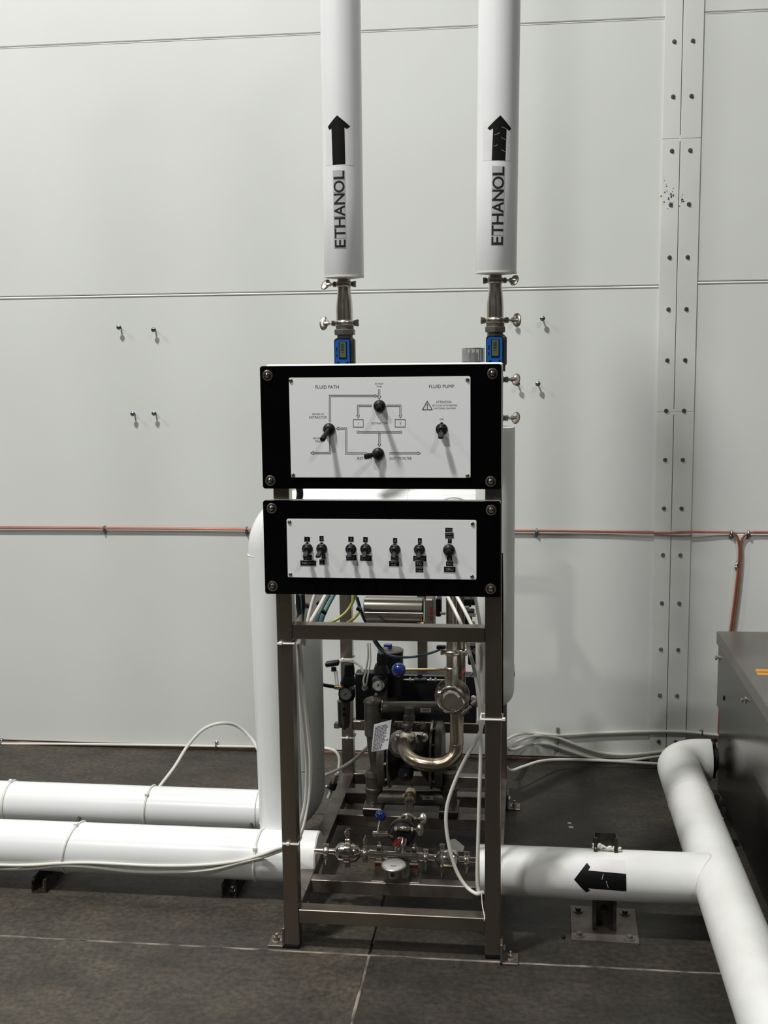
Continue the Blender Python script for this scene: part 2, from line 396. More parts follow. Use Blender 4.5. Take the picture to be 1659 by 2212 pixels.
# anchor screws that stick out of the wall
def wall_screw(px, py, parent, L=0.03, r=0.0105):
    p = P(px, py, WY - L); q = MB(); q.cyl((p.x, WY, p.z), (p.x, p.y, p.z), 0.0035, seg=8)
    q.lathe((p.x, p.y + 0.004, p.z), (0, -1, 0), [(r, 0), (r, 0.002), (r * 0.7, 0.0055), (r * 0.25, 0.007)], 14)
    q.lathe((p.x, p.y - 0.0028, p.z), (0, -1, 0), [(r * 0.42, 0), (r * 0.38, 0.0025)], 6)
    return q.build('screw', 'zinc', parent)
for px, py in ((256, 707), (331, 712), (286, 894), (332, 893), (1110, 690), (1172, 688), (1118, 829), (1162, 829)): wall_screw(px, py, wl)
# vertical cover strip: two flat plates side by side with a seam and bolts
tr = root('trim_1')
xc = P(1462, 612, WY).x
yl = [90, 209, 326, 442, 556, 668, 778, 887, 993, 1098, 1199, 1303, 1403, 1502, 1602]
xa = XT0 + 0.0; xb = XT1
zb = [4.55] + [P(1465, y, WY).z for y in (300, 890, 1153)] + [0.01]
for k in range(4):
    for (x0, x1) in ((xa, xc - 0.0012), (xc + 0.0012, xb)):
        MB().span((x0, WY - 0.006, zb[k + 1] + 0.0005), (x1, WY + 0.001, zb[k] - 0.0005), 0.0012).build('cover_plate', 'trim', tr)
    MB().span((xc - 0.004, WY - 0.0062, zb[k] - 0.012), (xc + 0.004, WY - 0.003, zb[k] + 0.012), 0.0004).build('weld', 'trim', tr)
xL = P(1446, 556, WY).x; xR = P(1485, 556, WY).x
for y in yl:
    for x in (xL, xR):
        z = P(1465, y, WY).z; q = MB()
        q.lathe((x, WY - 0.005, z), (0, -1, 0), [(0.0088, 0), (0.0088, 0.0018), (0.006, 0.0022)], 14)
        hexhead(q, (x, WY - 0.007, z), (0, -1, 0), 0.0062, 0.005); q.build('bolt', 'zinc', tr)
# scuffs of bare dark metal near a bolt of the strip
s = MB()
for i in range(46):
    cx_, cy_ = random.gauss(1448, 8), random.gauss(418, 14)
    if i > 36: cx_, cy_ = random.gauss(1474, 1.5), random.gauss(430, 6)
    p = P(cx_, cy_, WY - 0.0066); a = random.uniform(0.001, 0.0035)
    s.prism([p + V((math.cos(t) * a * random.uniform(.5, 1.2), 0, math.sin(t) * a * random.uniform(.5, 1.2))) for t in [k * PI / 3 for k in range(6)]], (0, 1, 0), 0.0005)
s.build('scuff_marks', 'ink_blk', tr)['kind'] = 'stuff'
bs = root('baseboard_back')
MB().span((-6, WY - 0.008, 0), (5, WY + 0.001, 0.012), 0.002).build('sealant_strip', 'base', bs)

# ================================================================== COPPER LINE ON WALL
yc = WY - 0.012
def clip(px, py, parent, mt='zinc', dz=-0.016):
    p = P(px, py, yc); k = MB()
    k.tube([(p.x, WY - 0.001, p.z - 0.008), (p.x, yc - 0.007, p.z - 0.006), (p.x, yc - 0.0085, p.z), (p.x, yc - 0.006, p.z + 0.007), (p.x, WY - 0.001, p.z + 0.008)], 0.0035, 8)
    k.box((p.x, WY - 0.003, p.z + dz), (0.012, 0.005, 0.02), 0.001)
    k.lathe((p.x, WY - 0.005, p.z + dz), (0, -1, 0), [(0.0075, 0), (0.007, 0.003), (0.004, 0.0055)], 10)
    return k.build('clip', mt, parent)
t = thing('copper_pipe', P(0, 1141, yc), 'long horizontal copper tube clipped to wall, passing behind the machine and over the cover strip', 'pipe')
a_ = [P(x, y, yc) for x, y in ((-700, 1139), (225, 1141), (533, 1143.5), (850, 1146), (1112, 1146.5), (1300, 1148.5), (1435, 1151), (1480, 1148.5), (1560, 1150))]
for q in a_: q.y = yc
a_[7].y = yc - 0.008; a_[6].y = yc - 0.004
dn = [P(x, y, yc) for x, y in ((1586, 1152), (1595, 1170), (1597, 1200), (1590, 1270), (1578, 1362), (1562, 1470), (1553, 1560), (1553, 1655))]
MB().tube(smooth_path(a_ + dn, 6), 0.0052, 10).build('tube', 'copper', t)
for x, y in ((225, 1141), (532, 1143.5), (1159, 1147), (1580, 1151)): clip(x, y, t)
t = thing('copper_pipe', P(1603, 1200, yc), 'short copper tube bending down behind the steel cabinet from the right edge', 'pipe')
dn2 = [P(x, y, yc) for x, y in ((1720, 1150), (1660, 1150), (1625, 1150), (1608, 1157), (1600.5, 1175), (1600.5, 1205), (1595, 1270), (1583, 1362), (1567, 1470), (1557, 1560), (1558, 1655))]
MB().tube(smooth_path(dn2, 6), 0.0052, 10).build('tube', 'copper', t)
for x, y in ((1617, 1151), (1592, 1218)): clip(x, y, t)

# ================================================================== FRAME
YF = 3.157; T = 0.045
XL0 = -0.700; XR1 = -0.0635
fr = thing('equipment_frame', (-0.38, 3.7, 0), 'dark stainless square-tube frame standing on the concrete, carrying both control panels', 'frame')
YB = 4.27
for (x0, y0, zt) in ((XL0, YF, 1.70), (XR1 - T, YF, 1.70), (XL0, YB, 1.25), (XR1 - T, YB, 1.25)):
    MB().span((x0, y0, 0.012), (x0 + T, y0 + T, zt), 0.002).build('post', 'steel', fr)
    MB().span((x0 + .001, y0 + .001, 0.0), (x0 + T - .001, y0 + T - .001, 0.012), 0.002).build('foot_pad', 'plastic', fr)
def xbar(y0, z0, z1, d=0.045, mt='steel_h', x0=XL0 + T, x1=XR1 - T): return MB().span((x0, y0, z0), (x1, y0 + d, z1), 0.0015).build('crossbar', mt, fr)
xbar(YF + 0.001, 0.9415, 0.983); xbar(YF + 0.001, 0.082, 0.124)
xbar(YB, P(780, 1578, 4.27).z, P(780, 1558, 4.27).z); xbar(YB, 1.15, 1.195); xbar(3.355, 0.082, 0.1235, 0.042, 'skid'); 
xbar(3.87, 0.082, 0.1235, 0.05, 'skid'); xbar(4.075, 0.082, 0.1235, 0.05, 'skid'); xbar(YB, 0.082, 0.124, T, 'skid')
for x0 in (XL0, XR1 - T):
    MB().span((x0, YF + T, 0.082), (x0 + T, YB, 0.124), 0.0015).build('side_rail', 'skid', fr)
    MB().span((x0, YF + T, 0.94), (x0 + T, YB, 0.983), 0.0015).build('side_rail', 'steel_h', fr)
p1 = P(902, 1420, 4.27); p2 = P(926, 1420, 4.27)
MB().span((p1.x, 4.27, 0.385), (p2.x - 0.006, 4.31, 1.15), 0.0015).build('centre_post', 'steel', fr)
def foot(c, sx, sy=1):               # angle bracket with anchor bolt
    c = V(c); b = MB(); b.span(c, c + V((sx * 0.052, 0.062, 0.007)), 0.001); b.span(c, c + V((sx * 0.007, 0.062, 0.062)), 0.001)
    o = b.build('foot_bracket', 'skid', fr); q = MB(); bc = c + V((sx * 0.03, 0.03, 0.007))
    q.lathe(bc, (0, 0, 1), [(0.016, 0), (0.016, 0.002), (0.012, 0.0025)], 16); hexhead(q, bc + V((0, 0, .0025)), (0, 0, 1), 0.0105, 0.009)
    q.cyl(bc + V((0, 0, .011)), bc + V((0, 0, .022)), 0.005, seg=10)
    hexhead(q, c + V((sx * 0.007, 0.03, 0.038)), (sx, 0, 0), 0.009, 0.007); q.build('anchor_bolt', 'satin', o)
foot((XL0, YF + 0.002, 0), -1); foot((XR1, YF - 0.03, 0), 1); foot((XL0, YB + 0.02, 0), -1); foot((XR1, YB - 0.01, 0), 1)

# ================================================================== CONTROL PANELS
X1 = V((1, 0, 0)); Z1 = V((0, 0, 1)); NY = V((0, -1, 0))
def rounded(p0, p1, r, n=4):         # rounded rectangle in XZ at p0.y
    x0, x1 = sorted((p0.x, p1.x)); z0, z1 = sorted((p0.z, p1.z)); out = []
    for cx_, cz_, a0 in ((x1 - r, z1 - r, 0), (x0 + r, z1 - r, PI / 2), (x0 + r, z0 + r, PI), (x1 - r, z0 + r, 1.5 * PI)):
        for k in range(n + 1):
            t = a0 + PI / 2 * k / n; out.append(V((cx_ + r * math.cos(t), p0.y, cz_ + r * math.sin(t))))
    return out
def quadpanel(pxs, Y):               # four photo corners on the plane
    return [P(x, y, Y) for x, y in pxs]
YP = 3.118                           # front of the black plates
YW = 3.114                           # front of the silver face plates
def plate_screw(px, py, parent, name='corner_bolt', big=True):
    p = P(px, py, YP)
    if big:
        q = MB(); q.lathe(p, NY, [(0.0145, 0), (0.0145, 0.0016), (0.0135, 0.002)], 24); o = q.build('corner_bolt', 'satin', parent)
        q = MB(); q.lathe(p + NY * .002, NY, [(0.0082, 0), (0.0078, 0.003), (0.0058, 0.0068), (0.002, 0.0085), (0.0, 0.0087)], 18); q.build('dome_nut', 'polish', o)
        q = MB(); q.lathe(p + NY * .0019, NY, [(0.0105, 0), (0.0105, 0.0006)], 20); q.build('gasket', 'rubber', o)
    else:
        p.y = YW; q = MB(); q.lathe(p, NY, [(0.0056, 0), (0.0052, 0.0016), (0.003, 0.003), (0, 0.0034)], 14); q.build('plate_screw', 'polish', parent)
def toggle(px, py, parent, lean, kind='bat', L=0.034, s=1.0):
    """toggle switch: nut, boot and lever; lean = direction the lever points in the XZ plane"""
    p = P(px, py, YW); o = MB(); 
    if kind == 'bat': o.lathe(p, NY, [(0.0165 * s, 0), (0.0165 * s, 0.004), (0.015 * s, 0.007), (0.011 * s, 0.011), (0.0075 * s, 0.013)], 24)
    else:
        hexhead(o, p, NY, 0.0145 * s, 0.006); o.lathe(p + NY * .006, NY, [(0.0105 * s, 0), (0.0105 * s, 0.003), (0.0085 * s, 0.006), (0.006 * s, 0.008)], 20)
    ob = o.build('toggle_switch', 'plastic', parent)
    if kind != 'bat':
        q = MB(); q.lathe(p, NY, [(0.0155 * s, 0), (0.0155 * s, 0.0012)], 20); q.add([], []); q.box(p + V((0, -0.0006, 0.0155 * s)), (0.006, 0.0012, 0.006)); q.build('washer', 'zinc', ob)
    d = (NY * 1.0 + V((lean[0], 0, lean[1]))).normalized(); b0 = p + NY * 0.008
    q = MB()
    if kind == 'bat': q.tube([b0, b0 + d * L * 0.4, b0 + d * L * 0.8, b0 + d * L * 0.97, b0 + d * L], [0.0062 * s, 0.0058 * s, 0.0078 * s, 0.0072 * s, 0.004 * s], 14)
    else:
        e = b0 + d * L; side = d.cross(Z1).normalized() if abs(d.z) < .95 else X1; up = side.cross(d).normalized()
        q.tube([b0, b0 + d * L * 0.42], 0.0035 * s, 8); Rm = Matrix((X1, d, X1.cross(d).normalized())).transposed()
        q.box(b0 + d * L * 0.66, (0.0135 * s, L * 0.66, 0.0075 * s), 0.002, Rm)
    q.build('lever', 'rubber', ob)
    return ob
def plate_thing(name, label, body, face, boltp, screwp, extra):
    c = V((-0.4, YP, P(800, body[2][1], YP).z))
    t = thing(name, c, label, 'control panel')
    b = quadpanel(body, YP); rr = rounded(V((min(b[0].x, b[3].x), YP, b[2].z)), V((b[1].x, YP, b[0].z)), 0.007)
    MB().prism(rr, (0, 1, 0), 0.010).build('cover_plate', 'black', t)
    x0, x1 = b[0].x + .001, b[1].x + extra[0]
    MB().span((x0 + .012, YP + .0102, b[2].z + .004), (x1, YF - .0005, b[0].z + extra[1]), 0.004).build('enclosure', 'boxp', t)
    f = quadpanel(face, YW); rf = rounded(V((f[0].x, YW, f[2].z)), V((f[1].x, YW, f[0].z)), 0.004)
    fo = MB().prism(rf, (0, 1, 0), 0.004).build('face_plate', 'plate', t)
    for q in boltp: plate_screw(*q, t)
    for q in screwp: plate_screw(*q, t, big=False)
    return t, fo
up, upf = plate_thing('control_panel', 'upper black control panel with fluid path diagram and four toggle switches',
    [(562, 791), (1083, 789), (1081, 1057), (568, 1056)], [(624, 816), (1016, 814), (1015, 1032), (629, 1031)],
    [(578, 811), (1064, 807), (1060, 1040), (584, 1038)], [(629, 822), (1010, 820), (1010, 1027), (634, 1026)], (0.004, 0.004))
lo, lof = plate_thing('control_panel', 'lower black control panel with seven small switches and black label tape',
    [(569, 1081), (1082, 1083), (1080, 1290), (573, 1284)], [(619, 1121), (1029, 1124), (1028, 1252), (621, 1246)],
    [(587, 1098), (1061, 1102), (1060, 1272), (589, 1266)], [(626, 1127), (1021, 1131), (1020, 1245), (628, 1240)], (-0.001, 0.0))
# switches of the upper panel
toggle(820, 877, up, (0.10, -0.12), L=0.04); toggle(711, 927, up, (-0.35, -0.75), L=0.046); toggle(817, 980, up, (-0.85, -0.12), L=0.046)
toggle(954, 927, up, (-0.02, -1.0), 'small', L=0.032, s=1.05)
# printed diagram
K = MB()
YT = YW - 0.0004
def seg_line(pts, wpx=1.1):
    for a, b in zip(pts[:-1], pts[1:]):
        pa = P(*a, YT); pb = P(*b, YT); d = (pb - pa); L = d.length; d.normalize(); n = V((-d.z, 0, d.x)) * wpx * 0.000625; e = d * wpx * 0.0003
        K.add([pa - n - e, pb - n + e, pb + n + e, pa + n - e], [(0, 1, 2, 3)])
def pt(x, y): return (610 + x / 3.95, 810 + y / 3.95)   # coordinates read in a close-up of the plate
def dbl(pts, arrow=True, w_=6):
    global K
    K = MB()
    """outlined double-line path with an open arrowhead"""
    P2 = [V((a, b, 0)) for a, b in pts]; Ls = []; 
    for sgn in (-1, 1):
        out = []
        for i, p in enumerate(P2):
            ns = []
            if i > 0: d = (P2[i] - P2[i - 1]).normalized(); ns.append(V((-d.y, d.x, 0)))
            if i < len(P2) - 1: d = (P2[i + 1] - P2[i]).normalized(); ns.append(V((-d.y, d.x, 0)))
            n = sum(ns, V((0, 0, 0))) / len(ns); k = 1 / max(0.3, n.length_squared); out.append(p + n * sgn * w_ * k)
        Ls.append(out)
    if arrow:
        d = (P2[-1] - P2[-2]).normalized(); n = V((-d.y, d.x, 0))
        h = [P2[-1] + n * w_, P2[-1] + n * w_ * 2.1, P2[-1] + d * 22, P2[-1] - n * w_ * 2.1, P2[-1] - n * w_]
        seg_line([pt(q.x, q.y) for q in h])
    for out in Ls: seg_line([pt(q.x, q.y) for q in out])
    K.build('flow_arrow' if arrow else 'bracket_line', 'ink', up)
dbl([(405, 400), (405, 178), (790, 178)]); dbl([(825, 122), (825, 185)], w_=7)
dbl([(762, 262), (646, 262), (646, 345)]); dbl([(888, 262), (1006, 262), (1006, 345)])
dbl([(643, 474), (643, 488), (1012, 488), (1012, 474)], False); dbl([(827, 492), (827, 590)])
dbl([(406, 520), (406, 665), (262, 665)]); dbl([(720, 668), (543, 668), (543, 456), (478, 456)]); dbl([(912, 667), (1156, 667)])
for x in (604, 962):
    K = MB(); seg_line([pt(x, 380), pt(x + 86, 380), pt(x + 86, 444), pt(x, 444), pt(x, 380)]); K.build('number_box', 'ink', up)
K = MB()
seg_line([pt(1195, 296), pt(1236, 224), pt(1278, 296), pt(1195, 296)], 1.8); seg_line([pt(1236, 246), pt(1236, 274)], 1.8); seg_line([pt(1236, 280), pt(1236, 285)], 2.0); K.build('warning_triangle', 'ink', up)
def ptext(mb, s_, x, y, wz, hz, Y=YT, bold=0.0, org=pt, k=3.95):
    c = P(*org(x, y), Y); sc_ = Y / F
    return text(mb, s_, c, X1, Z1, hz / k * sc_, wz / k * sc_, bold)
for s_, x, y, wz, hz in (('FLUID PATH', 381, 102, 204, 28), ('FLUID PUMP', 1358, 96, 214, 28), ('IN FROM', 825, 74, 70, 12), ('TANK', 825, 97, 48, 13),
    ('RETURN TO', 305, 333, 100, 15), ('EXTRACTOR', 305, 360, 155, 20), ('RETURN TO', 312, 539, 105, 15), ('TANK', 311, 565, 66, 20),
    ('EXTRACTOR', 830, 411, 140, 18), ('1', 647, 411, 8, 20), ('2', 1007, 410, 13, 20), ('RETURN', 700, 711, 122, 21), ('OUT TO FILTER', 1008, 711, 194, 21),
    ('ATTENTION', 1376, 229, 130, 19), ('SET FLUID PATH BEFORE', 1384, 259, 214, 14), ('SWITCHING ON PUMP', 1384, 284, 188, 14), ('ON', 1359, 377, 32, 17)):
    K = MB(); ptext(K, s_, x, y, wz, hz); K.build('lettering', 'ink', up)
# switches and label tape of the lower panel
for px, py, ln in ((664, 1185, (-0.05, -0.9)), (695, 1185, (-0.3, -0.9)), (758, 1186, (-0.05, -0.95)), (790, 1186, (-0.12, -1.0)), (853, 1187, (-0.05, -0.95)), (906, 1187, (-0.02, -0.95))):
    toggle(px, py, lo, ln, 'small', L=0.030, s=1.0)
toggle(970, 1188, lo, (0.02, -0.05), L=0.03)
def pl(x, y): return (620 + x / 3.95, 1110 + y / 3.95)
def tape(x0, y0, x1, y1, lines, tilt=0.0, hz=None, lay=0, vertical=False):
    c = P(*pl((x0 + x1) / 2, (y0 + y1) / 2), YW - 0.0004 - lay * 0.0004); ws = abs(x1 - x0) / 3.95 * YW / F; hs_ = abs(y1 - y0) / 3.95 * YW / F
    q = Quaternion((0, -1, 0), tilt); r = q @ X1; u = q @ Z1
    o = MB().prism(quadpts(c, r, u, ws, hs_), (0, 1, 0), 0.0003).build('label_tape', 'vinyl', lo)
    e = MB().prism(quadpts(c + V((0, 0.00015, 0)), r, u, ws + 0.0016, hs_ + 0.0016), (0, 1, 0), 0.0002); e.build('tape_edge', 'edge_w', o)
    if lines:
        mb = MB(); n = len(lines)
        for i, s_ in enumerate(lines):
            cc = c + V((0, -0.0002, 0)) + u * (hs_ * ((n - 1) / 2 - i) / n)
            if vertical: text(mb, s_, c + V((0, -0.0002, 0)), u, -r, ws * 0.45, hs_ * 0.8, 0.0)
            else: text(mb, s_, cc, r, u, hs_ / n * 0.48, ws * 0.80, 0.0)
        mb.build('tape_lettering', 'ink_w', o)
tape(146, 194, 197, 239, ['1'], -.04); tape(276, 188, 313, 235, ['2'], .02); tape(522, 193, 569, 239, ['3']); tape(649, 196, 689, 243, ['4'], -.05)
tape(904, 205, 940, 253, ['5']); tape(1116, 207, 1150, 255, ['6']); tape(1350, 118, 1412, 162, ['TO'], -.02); tape(1349, 160, 1422, 208, ['DRAIN', 'FUNCT'], .03, lay=1)
tape(1372, 206, 1406, 252, ['7'], -.05, lay=0); tape(1364, 362, 1410, 408, ['8'], .05); tape(1356, 404, 1420, 452, ['TO'], .0, lay=1); tape(1338, 450, 1438, 498, ['SRU'], -.02, lay=2)
tape(137, 348, 213, 398, ['IN'], .0); tape(111, 397, 251, 443, ['RECIRC'], .0, lay=1); tape(296, 342, 329, 390, ['TANK'], .04, vertical=True); tape(275, 388, 322, 434, ['ME', 'BY'], -.03, lay=1)
tape(503, 352, 594, 398, ['OUTLET'], .03); tape(622, 353, 724, 402, ['OUTLET'], -.03); tape(884, 354, 953, 406, ['INTAKE'], .0); tape(870, 402, 957, 448, ['W/ GAS', 'PUMP'], -.02, lay=1)
tape(1076, 356, 1190, 404, ['A RINSE'], .0); tape(1094, 402, 1164, 452, ['TO'], .0, lay=1); tape(1096, 448, 1164, 500, ['HOLD', 'TANK'], .0, lay=0)

# ================================================================== INSULATED RISERS, METERS, REDUCERS
def riser(ptop, pbot, R, label, tilt, arrow, let, aoff):
    top = V(ptop); bot = V(pbot); axd = (top - bot).normalized(); L = (top - bot).length
    t = thing('insulated_pipe', bot, label, 'pipe', 'insulated ethanol risers')
    MB().lathe(bot, axd, [(R - .001, 0.0), (R, 0.002), (R, L * .35), (R, L + 1.2)], 56).build('jacket', 'jacket', t)
    MB().lathe(bot - axd * 0.004, axd, [(R * 0.5, -0.003), (R * 1.015, 0.0), (R * 1.015, 0.004)], 48).build('end_cap', 'seal', t)
    # black arrow sticker on a faint film, then letters on grey tape squares
    def on(px, py): return P(px, py, bot.y - R)
    Rr = R + 0.0006
    def rect(x0, y0, x1, y1): m_ = MB(); a = on(x0, y0); b = on(x1, y0); c = on(x1, y1); d = on(x0, y1); m_.add([a, b, c, d], [(0, 1, 2, 3)]); return m_
    c0 = bot
    f = rect(*arrow['film']); wrap(f, c0, axd, Rr - 0.0003).build('sticker_film', 'film', t)
    a = MB(); pts = [on(*q) for q in arrow['pts']]; a.add(pts, [tuple(range(len(pts)))]); ar = wrap(a, c0, axd, Rr).build('arrow_sticker', 'vinyl', t)
    if arrow.get('cuts'):
        cu = MB()
        for x0, y0, x1, y1 in arrow['cuts']:
            p0 = on(x0, y0); p1_ = on(x1, y1); n = V((0, 0, 0.0005)); cu.add([p0 - n, p1_ - n, p1_ + n, p0 + n], [(0, 1, 2, 3)])
        wrap(cu, c0, axd, Rr + .0003).build('scratch', 'tape', ar)
    n = 7; (bx, by), (tx, ty) = let['from'], let['to']; wd = let['w']
    d = V((tx - bx, ty - by, 0)); px_l = d.length; d.normalize(); r_ = V((-d.y, d.x, 0))
    wdt = [0.9, 0.95, 1.0, 1.05, 1.05, 1.15, 0.9]; tot = sum(wdt); acc = 0
    for i, ch in enumerate('ETHANOL'):
        s0 = acc / tot * px_l; acc += wdt[i]; s1 = acc / tot * px_l
        m_ = MB(); q = [V((bx, by, 0)) + d * s + r_ * o * wd / 2 for s, o in ((s0 + .8, -1), (s0 + .8, 1), (s1 - .4, 1), (s1 - .4, -1))]
        m_.add([on(v.x, v.y) for v in q], [(0, 1, 2, 3)]); lb = wrap(m_, c0, axd, Rr).build('letter_label', 'tape', t)
        cpx = V((bx, by, 0)) + d * (s0 + s1) / 2; k = bot.y / F
        m_ = MB(); right = (on(bx + d.x * 50, by + d.y * 50) - on(bx, by)).normalized(); upv = NY.cross(right).normalized() * -1
        text(m_, ch, on(cpx.x, cpx.y), right, upv if upv.x < 0 else -upv, wd * 0.86 * k, (s1 - s0) * 0.86 * k, 0.012)
        wrap(m_, c0, axd, Rr + 0.0004).build('letter', 'ink_blk', lb)
    return t
YR = 3.45; k = YR / F
b = P(743.5, 597, YR); tp = P(736, 70, YR)
riser(tp, b, 0.0585, 'left white insulated riser lettered ETHANOL with a plain black up arrow', 0,
    dict(film=(701, 250, 766, 356), pts=[(728, 249), (757, 272), (749, 278), (744, 275), (746, 354), (718, 356), (715, 277), (710, 280), (705, 273)]),
    dict([('from', (735, 537)), ('to', (731.5, 367)), ('w', 27)]), 0)
b2 = P(1071.5, 588, YR); tp2 = P(1078.5, 30, YR)
riser(tp2, b2, 0.0595, 'right white insulated riser lettered ETHANOL, its black up arrow scratched', 0,
    dict(film=(1040, 249, 1105, 346), pts=[(1081, 249), (1107, 276), (1101, 281), (1095, 277), (1092, 346), (1062, 346), (1065, 277), (1058, 281), (1052, 276)],
         cuts=[(1083, 274, 1094, 277), (1067, 292, 1080, 287), (1083, 297, 1092, 301), (1066, 316, 1075, 313), (1083, 323, 1091, 327)]),
    dict([('from', (1074, 531)), ('to', (1077, 358)), ('w', 28)]), 0)

def reducer(pc, ys, label, ws, name='pipe_reducer'):
    """pc: function y->x centre; ys: heights in photo; clamp, cone, clamp, ferrule, hex"""
    def q(y): return P(pc(y), y, YR)
    t = thing(name, q(ys[4]), label, 'pipe fitting')
    a = q(ys[0]); z = q(ys[4]); d = (a - z).normalized()
    MB().cyl(q(ys[1]), q(ys[0] - 12), 14.5 * k, seg=28).build('stub_pipe', 'satin', t)
    c = MB(); L = (q(ys[1]) - q(ys[3])).length
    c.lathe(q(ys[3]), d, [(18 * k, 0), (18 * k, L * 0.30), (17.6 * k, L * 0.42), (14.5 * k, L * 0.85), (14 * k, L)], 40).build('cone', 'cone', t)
    sgn = ws
    clamp(t, q(ys[1] - 5), d, 15.5 * k, 12 * k, V((sgn, 0, 0)), V((0.2, .6, .8)), wl=0.036)
    clamp(t, q(ys[3] + 5), d, 18.5 * k, 13 * k, V((sgn, 0, 0)), V((0, .3, 1)), wl=0.038)
    MB().cyl(q(ys[4]), q(ys[3] + 8), 19.5 * k, seg=28).build('ferrule', 'cast', t)
    h = MB(); L2 = (q(ys[4] - 1) - q(ys[5])).length; h.lathe(q(ys[5]), d, [(22 * k, 0), (24 * k, 0.002), (24 * k, L2 - 0.002), (22 * k, L2)], 6); h.build('hex_nut', 'cast', t)
    MB().cyl(q(ys[5] + 8), q(ys[5] - 1), 17 * k, seg=24).build('neck', 'cast', t)
    return t
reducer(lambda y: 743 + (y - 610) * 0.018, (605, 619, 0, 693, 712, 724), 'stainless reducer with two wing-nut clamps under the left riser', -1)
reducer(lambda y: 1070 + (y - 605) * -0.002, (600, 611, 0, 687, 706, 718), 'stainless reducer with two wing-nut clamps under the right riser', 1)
def meter(x0, x1, y0, y1, label):
    c = P((x0 + x1) / 2, (y0 + y1) / 2, YR - 0.02); t = thing('flow_meter', c, label, 'flow meter', 'digital flow meters')
    wpx = (x1 - x0) * k; hz = (y1 - y0) * k
    MB().box(c + V((0.004, 0.022, -0.002)), (wpx * 1.0, 0.04, hz * 1.12), 0.008).build('body', 'cast', t)
    ft = c + V((-0.003, 0, 0)); rr = rounded(ft + V((-wpx * .46, 0, -hz * .62)), ft + V((wpx * .46, 0, hz * .5)), 0.009, 5)
    MB().prism([p + V((0, -0.004, 0)) for p in rr], (0, 1, 0), 0.012).build('rim', 'rubber', t)
    rr = rounded(ft + V((-wpx * .40, 0, -hz * .58)), ft + V((wpx * .40, 0, hz * .45)), 0.008, 5)
    MB().prism([p + V((0, -0.007, 0)) for p in rr], (0, 1, 0), 0.004).build('face', 'blue', t)
    o = MB().box(ft + V((wpx * .03, -0.0078, hz * .07)), (wpx * .44, 0.0015, hz * .62), 0.0004).build('bezel', 'plastic', t)
    MB().box(ft + V((wpx * .03, -0.0086, hz * .08)), (wpx * .35, 0.001, hz * .55), 0.0003).build('display', 'lcd', o)
    m_ = MB(); text(m_, '1888', ft + V((wpx * .02, -0.0093, hz * .14)), Z1, -X1, wpx * .17, hz * .34); m_.build('digits', 'ink_blk', o)
    for dx in (-.24, .26): MB().lathe(ft + V((wpx * dx, -0.007, -hz * .40)), NY, [(0.0052, 0), (0.0048, 0.002), (0, 0.0028)], 14).build('button', 'plastic', t)
    m_ = MB(); m_.box(ft + V((-wpx * .31, -0.0072, hz * .1)), (0.003, 0.0008, 0.012)); m_.box(ft + V((-wpx * .31, -0.0072, -hz * .12)), (0.003, 0.0008, 0.009)); m_.build('marking', 'plastic', t)
    MB().cyl(c + V((0, .02, -hz * .5)), c + V((0, .02, -hz * .5 - .06)), 15 * k).build('lower_neck', 'cast', t)
meter(723, 762, 731, 790, 'blue digital flow meter below the left riser, centred behind the panel top')
meter(1051, 1091, 726, 787, 'blue digital flow meter at the right corner behind the panel, beside the clear cup')
# clear ribbed cup on a black base on top of the upper panel
c = P(1022, 786, 3.30); t = thing('beacon_cup', c, 'clear ribbed cylinder on a dark base standing on the upper panel', 'cup')
r_ = 24.5 * 3.30 / F; hh = 30 * 3.30 / F
m_ = MB(); m_.lathe(c + V((0, 0, -0.002)), Z1, [(r_ * 1.25, 0), (r_ * 1.4, 0.003), (r_ * 1.1, 0.006)], 32); m_.build('base', 'dark', t)
m_ = MB(); m_.lathe(c + V((0, 0, 0.004)), Z1, [(r_, 0), (r_, hh - .001), (r_ * .97, hh), (r_ * .90, hh), (r_ * .90, 0.004)], 40); m_.build('wall', 'clear', t)
m_ = MB()
for i in range(14):
    a = 2 * PI * i / 14; m_.cyl(c + V((math.cos(a) * r_ * .93, math.sin(a) * r_ * .93, .006)), c + V((math.cos(a) * r_ * .93, math.sin(a) * r_ * .93, hh)), 0.0016, seg=6)
m_.build('rib', 'satin', t)
m_ = MB(); m_.lathe(c + V((0, 0, hh + .002)), Z1, [(r_ * .99, 0), (r_ * 1.02, .002), (r_ * .99, .003), (r_ * .8, .003), (r_ * .8, 0)], 40); m_.build('rim', 'polish', t)
m_ = MB(); m_.cyl(c + V((0, 0, .004)), c + V((0, 0, hh * .8)), r_ * .45); m_.build('core', 'satin', t)
# right riser continues below: clamps, hex and the insulated run behind the right post
xc_ = P(1070, 900, YR).x
t = thing('insulated_pipe', (xc_, YR, 0.6), 'white insulated pipe hanging behind the right post, cut square at its top', 'pipe')
zt = P(1070, 922, YR).z; zb_ = P(1070, 1500, YR).z
MB().tube(fillet([(xc_, YR, zt), (xc_, YR, zb_), (xc_ , YR + 0.30, zb_)], 0.075, 8), 0.0585, 48).build('jacket', 'jacket_dull', t)
t = thing('drop_pipe', (xc_, YR, zt), 'stainless drop pipe with two wing-nut clamps beside the upper panel, right of it', 'pipe')
MB().cyl((xc_, YR, zt - .01), (xc_, YR, P(1070, 792, YR).z), 16 * k, seg=28).build('tube', 'satin', t)
for y in (820, 903): clamp(t, (xc_, YR, P(1070, y, YR).z), Z1, 18 * k, 13 * k, X1, V((0.1, .5, .9)), wl=0.036, mt='cast')
h = MB(); h.lathe((xc_, YR, P(1070, 802, YR).z), Z1, [(24 * k, 0), (24 * k, 0.016)], 6); h.build('hex_nut', 'cast', t)

